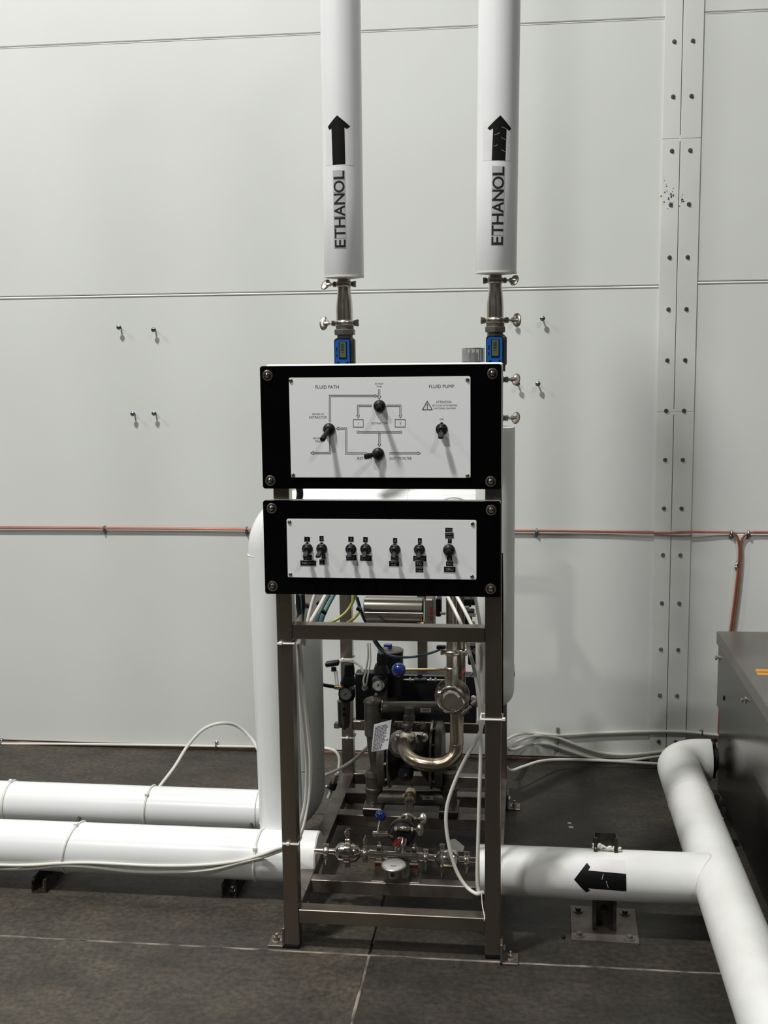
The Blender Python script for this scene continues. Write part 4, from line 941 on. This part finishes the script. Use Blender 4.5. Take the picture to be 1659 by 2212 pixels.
# U-bend
t = thing('process_pipe', P(930, 1655, 3.6), 'thick stainless U-bend curving under the round valve to the pump clamp', 'pipe')
up_ = [P(986.5, 1520, 3.645), P(986.5, 1550, 3.64), P(986.5, 1580, 3.64), P(986.5, 1606, 3.64), P(982, 1630, 3.63), P(966, 1646, 3.62), P(944, 1652, 3.62), P(920, 1651, 3.62), P(898, 1645, 3.63), P(882, 1633, 3.66), P(874, 1618, 3.72), P(873, 1606, 3.78)]
MB().tube(smooth_path(up_, 6), .0222, 32).build('tube', 'warm', t)
m_ = MB(); 
for q, dv in ((up_[3], Z1), (up_[6] + V((-.012, 0, 0)), X1)): ring(m_, q, dv, .0222, .0009)
m_.build('weld_seam', 'cast', t)
# diaphragm pump
YM = 3.95; kp = YM / F
t = thing('diaphragm_pump', P(888, 1770, YM), 'grey cast twin-diaphragm pump bolted to the skid inside the frame', 'pump')
cp = P(888, 1628, YM)
def disc(x0, x1, R_, y=1628, mt='cast', nm='chamber'):
    a = P(x0, y, YM); b = P(x1, y, YM); L = abs(b.x - a.x); m_ = MB(); m_.lathe(V((a.x, YM, cp.z)), X1, [(R_ * .6, 0), (R_ * .96, L * .18), (R_, L * .3), (R_, L * .82), (R_ * .97, L)], 48); return m_.build(nm, mt, t)
disc(818, 838, .118); disc(938, 958, .118); disc(840, 848, .121, nm='clamp_band', mt='steel'); disc(930, 938, .121, nm='clamp_band', mt='steel')
m_ = MB(); m_.lathe(V((P(848, 1628, YM).x, YM, cp.z)), X1, [(.10, 0), (.085, .02), (.06, .04), (.06, .10), (.085, .115), (.10, .13)], 36); m_.build('centre_block', 'dark', t)
for s_, xx in ((-1, 836), (1, 946)):
    for i in range(10):
        a = 2 * PI * i / 10; m_ = MB(); x_ = P(xx, 1628, YM).x; hexhead(m_, V((x_, YM + math.cos(a) * .11, cp.z + math.sin(a) * .11)), (-1 * s_, 0, 0), .006, .012); m_.build('band_bolt', 'satin', t)
# manifolds
m_ = MB(); m_.cyl(P(826, 1527, YM - .04), P(1012, 1529, YM - .04), 13.5 * kp, seg=32); m_.build('top_manifold', 'cast', t)
m_ = MB(); m_.cyl(P(812, 1722, YM - .03), P(966, 1724, YM - .03), 16 * kp, seg=32); m_.build('bottom_manifold', 'cast', t)
o = MB().prism([p + V((0, 0, 0)) for p in (P(908, 1530, YM - .066), P(931, 1530, YM - .066), P(931, 1539, YM - .063), P(908, 1539, YM - .063))], (0, 1, 0), .002).build('out_label', 'paper', t)
m_ = MB(); text(m_, 'OUT', P(920, 1534.5, YM - .067), X1, Z1, .0095, .024, .01); m_.build('lettering', 'ink_blk', o)
o = MB().prism([P(912, 1719, YM - .059), P(936, 1719, YM - .059), P(936, 1728, YM - .056), P(912, 1728, YM - .056)], (0, 1, 0), .002).build('in_label', 'paper', t)
m_ = MB(); text(m_, 'IN', P(923.5, 1723.5, YM - .0595), X1, Z1, .0085, .013, .01); m_.build('lettering', 'ink_blk', o)
def elbow_body(x, y0, y1, r, nm):
    a = P(x, y0, YM - .04); b = P(x, y1, YM - .04); L = (a - b).length
    m_ = MB(); m_.lathe(b, Z1, [(r * .85, 0), (r, .006), (r, L - .012), (r * 1.08, L - .010), (r * 1.08, L - .002), (r * .9, L + .004), (r * .3, L + .012), (0, L + .013)], 32); return m_.build(nm, 'cast', t)
ob = elbow_body(806, 1512, 1590, .030, 'outlet_elbow')
for px, py in ((812, 1501), (806, 1514)): m_ = MB(); m_.lathe(P(px, py + 2, YM - .07 if py > 1510 else YM - .03), Z1, [(.0055, 0), (.0055, .006), (.002, .010)], 12); m_.build('acorn_nut', 'satin', ob)
m_ = MB(); ring(m_, P(826, 1527, YM - .04), X1, 14.5 * kp, .003); m_.build('gasket_ring', 'polish', ob)
m_ = MB(); m_.tube(smooth_path([P(806, 1585, YM - .03), P(809, 1620, YM - .025), P(814, 1650, YM - .02), P(812, 1672, YM - .02)], 6), [.024] * 19, 24); m_.build('left_leg', 'cast', t)
def leg(x, nm):
    m_ = MB(); b_ = P(x, 1750, YM - .03); L = (P(x, 1664, YM - .03) - b_).length
    m_.lathe(b_, Z1, [(.026, 0), (.029, .01), (.029, L * .5), (.032, L * .52), (.032, L * .58), (.029, L * .6), (.029, L * .85), (.032, L * .87), (.028, L * .97), (.018, L)], 32); o = m_.build(nm, 'cast', t)
    pl_ = MB(); f0 = P(x - 24, 1772, YM - .09); pl_.box((b_.x + .001, YM - .035, .150), (.068, .115, .008), .002); pl_.build('foot_plate', 'skid', o)
    q = MB(); q.box((b_.x + .001, YM - .035, .135), (.066, .11, .021), .003); q.build('rubber_mount', 'rubber', o)
    q = MB(); hexhead(q, (b_.x + .004, YM - .075, .154), Z1, .010, .008); q.cyl((b_.x + .004, YM - .075, .16), (b_.x + .004, YM - .075, .172), .005, seg=8); q.build('mount_bolt', 'cast', o)
leg(808, 'left_foot'); leg(970, 'right_foot')
m_ = MB(); m_.cyl(P(972, 1650, YM), P(971, 1668, YM), .024, seg=24); m_.build('right_leg', 'cast', t)
m_ = MB(); kn = P(876, 1673, YM - .13); m_.lathe(kn + V((0, .06, 0)), NY, [(.012, 0), (.018, .02), (.026, .03), (.027, .055), (.024, .062), (.0, .064)], 28); m_.build('exhaust_muffler', 'rubber', t)
m_ = MB(); m_.lathe(kn + V((0, -.004, 0)), NY, [(.0055, 0), (.005, .003), (0, .0035)], 10); m_.build('muffler_nut', 'zinc', t)
# front port: fitting coming out of the top manifold, two clamps and the round union
t = thing('pump_outlet', P(885, 1560, 3.86), 'stacked steel fittings with two wing-nut clamps leaving the pump top', 'pipe fitting')
m_ = MB(); a = P(884, 1540, 3.86); m_.lathe(P(884, 1557, 3.86), (0, 0.15, 1), [(12 * kp, 0), (13 * kp, .004), (13 * kp, .018), (11 * kp, .022), (10.5 * kp, .045)], 24); m_.build('hex_adapter', 'cast', t)
MB().cyl(P(879, 1600, 3.83), P(884, 1550, 3.86), 9.5 * kp, seg=20).build('neck', 'satin', t)
clamp(t, P(880, 1566, 3.84), Z1, .020, .016, X1, V((0, .8, .5)), mt='cast', wl=.034)
clamp(t, P(880, 1592, 3.80), V((0, -.45, .9)), .024, .016, X1, V((0, .8, .5)), mt='satin', wl=.036)
m_ = MB(); u0 = P(868, 1606, 3.84); ud = V((0.1, -1, .25)); m_.lathe(u0, ud, [(.042, 0), (.048, .004), (.048, .012), (.040, .016), (.034, .018)], 40); m_.build('union_flange', 'cast', t)
m_ = MB(); m_.lathe(u0 + V((0, -.02, .003)), ud, [(.030, 0), (.034, .004), (.034, .014), (.026, .020)], 36); m_.build('union_nut', 'satin', t)
m_ = MB(); wing(m_, P(908, 1598, 3.80), V((.3, -.5, .8)), V((.8, .2, -.5)), .034); m_.build('wing_nut', 'cast', t)
# paper tag
t = thing('paper_tag', P(824, 1590, 3.79), 'small white printed tag hanging tilted in front of the pump', 'tag')
tg = [P(x, y, 3.79) for x, y in ((808, 1565), (846, 1555), (838, 1618), (802, 1624))]
MB().prism(tg, (0, 1, 0), .0008).build('card', 'paper', t)
m_ = MB(); ud_ = (tg[1] - tg[0]).normalized(); dd_ = (tg[3] - tg[0]).normalized()
for i in range(17):
    a = tg[0] + dd_ * (.010 + i * .0052) + V((0, -.0006, 0)) + ud_ * .005; L = .046 * random.uniform(.75, 1.0) if i < 13 else .03
    x = 0.0
    while x < L:
        w_ = random.uniform(.003, .009); b0 = a + ud_ * x; m_.add([b0, b0 + ud_ * w_, b0 + ud_ * w_ + dd_ * .0026, b0 + dd_ * .0026], [(0, 1, 2, 3)]); x += w_ + .0014
m_.build('print', 'ink', t)
# air regulators
def regulator(cx_, gy, y0, y1, Y, lab, bowl=True):
    t = thing('air_regulator', P(cx_, y1, Y), lab, 'regulator', 'black air regulators with round gauges'); s = Y / F
    def q(x, y, dy=0): return P(x, y, Y + dy)
    m_ = MB(); m_.lathe(q(cx_ + 8, y0 + 28, .02), Z1, [(11 * s, 0), (12 * s, .01), (12 * s, 18 * s), (11 * s, 26 * s), (9.5 * s, 27 * s)], 24)
    for i in range(16):
        a = 2 * PI * i / 16; pc = q(cx_ + 8, y0 + 20, .02) + V((math.cos(a) * 11.6 * s, math.sin(a) * 11.6 * s, 0)); m_.box(pc, (.002, .002, .024))
    m_.build('adjust_knob', 'plastic', t)
    m_ = MB(); m_.lathe(q(cx_ + 6, y0 + 48, .02), Z1, [(16 * s, 0), (19 * s, .004), (18 * s, .012), (13 * s, 22 * s)], 24); m_.build('bonnet', 'plastic', t)
    MB().box(q(cx_ + 3, gy - 2, .025), (34 * s, .05, 30 * s), .006).build('body', 'plastic', t)
    m_ = MB(); gc = q(cx_, gy, -.01); m_.lathe(gc + V((0, .014, 0)), NY, [(12 * s, 0), (16 * s, .004), (16.2 * s, .018), (14 * s, .020), (13.6 * s, .017)], 32); g_ = m_.build('gauge', 'plastic', t)
    m_ = MB(); m_.lathe(gc + V((0, -.0025, 0)), NY, [(13.6 * s, 0), (13.6 * s, .0008)], 32); m_.build('dial', 'dial', g_)
    m_ = MB()
    for i in range(13):
        a = math.radians(225 - i * 22.5); c_ = gc + V((0, -.0036, 0)); d_ = V((math.cos(a), 0, math.sin(a))); n_ = V((-d_.z, 0, d_.x)) * .0005
        m_.add([c_ + d_ * 9.5 * s - n_, c_ + d_ * 12 * s - n_, c_ + d_ * 12 * s + n_, c_ + d_ * 9.5 * s + n_], [(0, 1, 2, 3)])
    a = math.radians(40 if bowl else 60); d_ = V((math.cos(a), 0, math.sin(a))); n_ = V((-d_.z, 0, d_.x)) * .0011; c_ = gc + V((0, -.0038, 0))
    m_.add([c_ - d_ * 6 * s - n_, c_ + d_ * 9 * s - n_ * .3, c_ + d_ * 9 * s + n_ * .3, c_ - d_ * 6 * s + n_], [(0, 1, 2, 3)]); m_.lathe(c_, NY, [(2 * s, 0), (1.8 * s, .0008)], 12)
    m_.build('needle', 'ink_blk', g_)
    if bowl:
        m_ = MB(); m_.lathe(q(cx_ - 3, y1, .02), Z1, [(3 * s, -.006), (5 * s, 0), (12 * s, .004), (14 * s, .02), (15 * s, (y1 - gy - 10) * s)], 28); m_.build('bowl', 'bowl', t)
        MB().box(q(cx_ - 18, y1 - 6, .03), (.02, .03, .018), .002).build('bracket', 'steel', t)
        m_ = MB()
        for dy in (0, 12): m_.box(q(cx_ - 3, gy + 33 + dy, .02 - 15 * s), (.010, .003, .010), .001)
        m_.build('sight_window', 'rubber', t)
    else: MB().box(q(cx_ + 6, gy + 26, .03), (26 * s, .04, 36 * s), .004).build('lower_body', 'cast', t)
regulator(746.5, 1499, 1431, 1572, 3.92, 'black air regulator with a long bowl, on the rear left post')
regulator(817.5, 1479, 1407, 1530, 3.98, 'black air regulator right of the one with the bowl', False)
m_ = MB(); t = thing('air_fitting', P(727, 1485, 3.92), 'brass air fitting with a white tube on the left regulator', 'fitting')
m_.cyl(P(738, 1486, 3.93), P(722, 1484, 3.93), .008, seg=12); m_.build('fitting_body', 'brass', t); MB().tube([P(724, 1484, 3.93), P(712, 1482, 3.93), P(696, 1479, 3.95)], .0065, 10).build('tube_sleeve', 'plastic', t)
MB().tube(smooth_path([P(712, 1482, 3.93), P(700, 1479, 3.96), P(680, 1472, 4.0)], 5), .005, 10).build('tube_end', 'tube', t)
t = thing('shutoff_cock', P(718, 1435, 4.2), 'small black shutoff cock standing left of the rear post', 'valve')
MB().box(P(718, 1433, 4.15), (.052, .03, .018), .004, Matrix.Rotation(-.15, 3, 'Y')).build('handle', 'plastic', t); MB().cyl(P(721, 1441, 4.15), P(721, 1450, 4.15), .010).build('body', 'plastic', t)
m_ = MB(); m_.cyl(P(722, 1449, 4.15), P(726, 1482, 4.0), .003, seg=8); m_.cyl(P(727, 1449, 4.15), P(731, 1482, 4.0), .003, seg=8); m_.build('stem_tube', 'tube', t)
# black muffler can
t = thing('air_filter_can', P(844, 1440, 4.1), 'dark cylindrical can with a pale lid behind the blue knob', 'filter')
MB().cyl(P(844, 1500, 4.1), P(844, 1406, 4.1), 28 * 4.1 / F, seg=36).build('can', 'plastic', t)
MB().lathe(P(844, 1406, 4.1), Z1, [(29 * 4.1 / F, 0), (29 * 4.1 / F, .004), (25 * 4.1 / F, .008)], 36).build('lid', 'cast', t)
m_ = MB(); m_.cyl(P(842, 1402, 4.08), P(842, 1392, 4.08), .008); m_.box(P(838, 1394, 4.08), (.03, .014, .012), .003); m_.build('elbow_fitting', 'ball', t)
# black backing box with push-in line
t = thing('valve_box', P(885, 1500, 4.15), 'wide black box across the rear of the frame behind the pump', 'box')
MB().span(P(768, 1556, 4.20) , P(1030, 1451, 4.26), .004).build('case', 'plastic', t)
m_ = MB(); t = thing('air_line', P(885, 1470, 4.1), 'thin air line with push-in fittings across the black box', 'tube')
MB().cyl(P(835, 1468, 4.1), P(1000, 1470, 4.1), .0035, seg=8).build('line', 'satin', t)
for x in (843, 852, 886, 930, 941): m_.cyl(P(x - 2, 1469, 4.1), P(x + 2, 1469, 4.1), .009, seg=10)
m_.build('collet', 'zinc', t)
m_ = MB(); m_.cyl(P(895, 1469, 4.1), P(922, 1469, 4.1), .011, seg=12); m_.cyl(P(907, 1469, 4.1), P(907, 1456, 4.1), .009, seg=12); m_.build('tee', 'plastic', t)
MB().lathe(P(788, 1485, 3.88), NY, [(.010, 0), (.010, .008), (.005, .010)], 16).build('port', 'zinc', t)
# floor drain valve by the left rail
t = thing('drain_valve', P(716, 1700, 4.2), 'small chrome drain cock with a black ring beside the left skid rail', 'valve')
a, b = P(728, 1672, 4.2), P(709, 1724, 4.2); d = (b - a)
MB().cyl(a, a + d * .35, .010).build('body', 'satin', t); MB().cyl(a + d * .35, a + d * .62, .015).build('collar', 'plastic', t); MB().cyl(a + d * .62, b, .007).build('outlet', 'dial', t)
MB().ell(P(706, 1700, 4.2), (.008, .008, .008)).build('lever_tip', 'polish', t)

# ================================================================== LOWER MANIFOLD
YMn = 3.42; kn_ = YMn / F
def mp(x, dy=0): return P(x, 1838 + (x - 690) * 0.06 + dy, YMn)
axm = (mp(1020) - mp(700)).normalized(); upm = Z1
t = thing('sanitary_manifold', mp(860), 'shiny horizontal line of clamped stainless fittings low in the frame', 'manifold')
def seg_(x0, x1, r, mt='polish', nm='tube', prof=None):
    a = mp(x0); L = (mp(x1) - a).length; m_ = MB()
    if prof: m_.lathe(a, axm, [(rr * kn_, hh * L) for rr, hh in prof], 36)
    else: m_.lathe(a, axm, [(r * kn_, 0), (r * kn_, L)], 32)
    return m_.build(nm, mt, t)
seg_(680, 724, 7, nm='tube'); seg_(720, 780, 0, nm='check_valve', prof=[(8, 0), (9, .05), (20, .18), (21.5, .25), (21.5, .72), (19, .85), (9, .98), (8, 1)])
seg_(744, 759, 0, nm='union_collar', prof=[(22, 0), (26, .1), (26, .9), (22, 1)]); seg_(778, 800, 8); seg_(798, 918, 11)
seg_(916, 944, 8); seg_(940, 992, 0, nm='check_valve', prof=[(8, 0), (9, .05), (19, .2), (21, .28), (21, .8), (18, .9), (8, 1)]); seg_(990, 1034, 7)
clamp(t, mp(705), axm, 10 * kn_, 12 * kn_, V((0, -.15, -1)), V((0, 1, 0)), wl=.026, mt='satin')
clamp(t, mp(751), axm, 21 * kn_, 11 * kn_, V((0, .1, 1)), V((.5, 1, 0)), wl=.034, mt='satin')
clamp(t, mp(789), axm, 12 * kn_, 11 * kn_, V((0, .1, 1)), V((0, 1, 0)), wl=.034, mt='satin')
clamp(t, mp(920), axm, 11 * kn_, 11 * kn_, V((0, -.15, -1)), V((0, 1, 0)), wl=.028, mt='satin')
clamp(t, mp(955), axm, 20 * kn_, 11 * kn_, V((0, -.15, -1)), V((0, 1, 0)), wl=.030, mt='satin')
clamp(t, mp(1008), axm, 11 * kn_, 13 * kn_, V((0, -.15, -1)), V((0, 1, 0)), wl=.026, mt='satin')
# pipe supports with red pads
for x in (820, 896):
    s_ = thing('pipe_support', mp(x, 70), ('steel pipe support with red pad, left of the flat gauge' if x == 820 else 'steel pipe support with red pad, right of the flat gauge'), 'pipe support', 'pipe supports with red pads')
    c = mp(x); m_ = MB(); u_, v_, a_x = frame_of(axm)
    m_.lathe(c - axm * .011, axm, [(.0145, 0), (.019, .002), (.019, .020), (.0145, .022)], 28); m_.box(c + V((0, 0, .021)), (.016, .02, .012), .002); m_.build('saddle', 'polish', s_)
    m_ = MB(); hexhead(m_, c + V((0, 0, .027)), Z1, .009, .006); m_.cyl(c + V((0, 0, .03)), c + V((0, 0, .042)), .005, seg=8); m_.build('bolt', 'satin', s_)
    MB().box(c + V((0, -.008, -.024)), (.026, .03, .012), .002).build('pad', 'redr', s_)
    MB().box(c + V((0, -.008, -.016)), (.03, .034, .006), .001).build('pad_cap', 'satin', s_)
    zt_ = c.z - .03; MB().span((c.x - .014, YMn - .016, .1235), (c.x + .014, YMn + .006, zt_), .002).build('stem', 'steel', s_)
    MB().span((c.x - .02, 3.36, .119), (c.x + .02, YMn + .01, .1265), .001).build('bracket', 'skid', s_)
# flat gauge
cg = P(850.5, 1868, 3.36); t = thing('pressure_gauge', cg, 'round steel gauge lying face up below the manifold', 'gauge')
ga = V((0, -.10, 1)).normalized(); Rg = 29.5 * 3.36 / F
m_ = MB(); m_.lathe(cg - ga * .030, ga, [(Rg * .80, 0), (Rg * .93, .003), (Rg * .93, .024), (Rg, .026), (Rg * 1.0, .031), (Rg * .9, .033), (Rg * .88, .030)], 44); m_.build('case', 'satin', t)
m_ = MB(); m_.lathe(cg, ga, [(Rg * .9, 0), (Rg * .9, .0005)], 40); m_.build('dial', 'dial', t)
m_ = MB(); m_.add(quadpts(cg + ga * .001 + V((0, -.009, 0)), X1, V((0, 1, .1)), .018, .0018), [(0, 1, 2, 3)])
for i in range(15):
    a = math.radians(225 - i * 19.3); r0, r1 = Rg * .72, Rg * .84; e1 = X1; e2 = ga.cross(X1); d_ = e1 * math.cos(a) + e2 * math.sin(a); n_ = ga.cross(d_) * .0006; o_ = cg + ga * .001
    m_.add([o_ + d_ * r0 - n_, o_ + d_ * r1 - n_, o_ + d_ * r1 + n_, o_ + d_ * r0 + n_], [(0, 1, 2, 3)])
m_.build('dial_marks', 'ink_blk', t)
MB().lathe(cg + V((0, -Rg * .93, -.016)), NY, [(.0065, 0), (.0055, .003), (0, .0032)], 14).build('relief_plug', 'rubber', t)
# tee valve with second blue knob and branch to the pump
t = thing('ball_valve', P(867, 1805, 3.47), 'lower stainless tee valve with a short lever and a dark blue knob', 'valve')
a = P(868, 1850, 3.43); b_ = P(872, 1800, 3.49)
MB().tube([P(862, 1846, 3.425), P(865, 1830, 3.43), P(867, 1815, 3.45)], [.017, .017, .019], 24).build('branch', 'polish', t)
vd = (P(872, 1770, 3.60) - P(866, 1812, 3.45)).normalized(); vc = P(867, 1808, 3.455)
m_ = MB(); m_.lathe(vc, vd, [(.024, 0), (.034, .004), (.038, .012), (.038, .028), (.042, .030), (.042, .040), (.036, .044), (.030, .048)], 40); m_.build('body', 'dark', t)
m_ = MB(); ring(m_, vc + vd * .042, vd, .0405, .003); m_.build('rim', 'cast', t)
m_ = MB(); m_.cyl(P(806, 1802, 3.45), P(838, 1802, 3.45), 7.5 * kn_, seg=24); m_.build('lever_hub', 'polish', t)
MB().cyl(P(838, 1805, 3.46), P(850, 1808, 3.46), .007).build('stem', 'cast', t)
MB().cyl(P(816, 1796, 3.45), P(822, 1766, 3.47), .0038, seg=12).build('handle_rod', 'satin', t)
MB().ell(P(822.5, 1761, 3.47), (13 * kn_, 13 * kn_, 13 * kn_), None, 28, 18).build('handle_knob', 'ball', t)
clamp(t, P(873, 1791, 3.45), V((0, .6, 1)), .019, .013, X1, V((0, .5, 1)), mt='satin', wl=.034)
rt = MB(); tc_ = P(858, 1820, 3.405); rt.ell(tc_, (.019, .0016, .010), Matrix.Rotation(-.7, 3, 'Y'), 20, 8); o = rt.build('red_tag', 'red', t)
m_ = MB()
for q_ in range(4): m_.tube([tc_ + V((-.011 + q_ * .006, -.0022, -.010 + q_ * .005)), tc_ + V((-.006 + q_ * .006, -.0022, -.002 + q_ * .005))], .0006, 5)
m_.build('tag_marks', 'ink_w', o)
t = thing('pump_inlet', P(884, 1740, 3.75), 'steel inlet pipe climbing from the tee valve to the pump manifold', 'pipe')
MB().tube([P(880, 1778, 3.58), P(883, 1750, 3.70), P(886, 1722, 3.84)], [.014, .0145, .015], 20).build('tube', 'steel', t)
m_ = MB(); a = P(885, 1735, 3.77); d = (P(886, 1722, 3.84) - a).normalized(); m_.lathe(a, d, [(.018, 0), (.020, .004), (.020, .022), (.018, .026)], 8); m_.build('hex_adapter', 'cast', t)
MB().tube([P(886, 1722, 3.83), P(887, 1714, 3.90)], .021, 20).build('thread_seal', 'brass', t)
clamp(t, P(880, 1768, 3.62), V((0, 1, .4)), .019, .014, X1, V((0, .5, 1)), mt='satin', wl=.036)
# scrap of grey paper behind the right check valve
t = MB().prism([P(965, 1815, 3.50), P(983, 1812, 3.55), P(1003, 1828, 3.56), P(1000, 1840, 3.52), P(975, 1838, 3.48)], (0, .4, -1), .0008).build('paper_scrap', 'dial'); tag(t, 'crumpled grey paper scrap behind the right check valve', 'paper')

# hinged clamps sticking out at the right of the frame
t = thing('hinged_clamp', P(1096, 1410, 3.55), 'dark hinged clamp with long twin bolts sticking out right of the post', 'clamp')
m_ = MB(); m_.box(P(1093, 1378, 3.55), (.022, .03, .022), .003); m_.box(P(1094, 1442, 3.55), (.024, .03, .024), .003); m_.build('jaw', 'cast', t)
m_ = MB(); m_.cyl(P(1091, 1386, 3.55), P(1090, 1436, 3.55), .0035, seg=8); m_.cyl(P(1097, 1386, 3.55), P(1096, 1436, 3.55), .0035, seg=8); m_.build('long_bolt', 'steel', t)
m_ = MB(); m_.box(P(1092, 1359, 3.55), (.030, .012, .007), .002, Matrix.Rotation(-.12, 3, 'Y')); wing(m_, P(1102, 1364, 3.55), V((.3, -.3, -.8)), V((.6, 0, .7)), .026); wing(m_, P(1099, 1456, 3.55), V((1, 0, 0)), V((0, .4, 1)), .03); m_.build('wing_nut', 'dark', t)
t = thing('pipe_plug', P(1095, 1485, 3.55), 'small round steel plug right of the post, below the hinged clamp', 'plug')
MB().box(P(1094, 1486, 3.55), (.022, .03, .024), .004).build('plug_body', 'cast', t); MB().lathe(P(1095, 1486, 3.535), NY, [(.007, 0), (.006, .004), (0, .005)], 14).build('plug_cap', 'polish', t)
hose([P(x, y, 3.24) for x, y in ((1084, 1195), (1085, 1300), (1084.5, 1420), (1085, 1560))], .0035, 'black cable running down the outer side of the right post', 'rubber', 'cable', 'cable')
hose([P(x, y, Y) for x, y, Y in ((1040, 1925, 3.22), (1042, 1955, 3.20), (1047, 1982, 3.15), (1046, 1990, 3.15))], .0014, 'thin wire hanging off the right post above the lower crossbar', 'tie', 'wire', 'wire')
# bits on the floor
for px, py, s_, lab in ((1230, 1778, .007, 'white paint chip on the floor behind the arrow pipe, upper'), (1233, 1787, .009, 'white paint chip on the floor behind the arrow pipe, lower')):
    p = G(px, py); m_ = MB(); m_.prism([p + V((math.cos(a) * s_ * random.uniform(.7, 1.3), math.sin(a) * s_ * random.uniform(.7, 1.3), .0006)) for a in [i * PI / 4 for i in range(8)]], (0, 0, -1), .0006); tag(m_.build('paint_chip', 'chip'), lab, 'paint chip')
p = G(1217, 2026); tag(MB().ell(p + V((0, 0, .004)), (.006, .007, .005)).build('pebble', 'rubber'), 'black pebble on the concrete left of the pipe stand base plate', 'pebble')
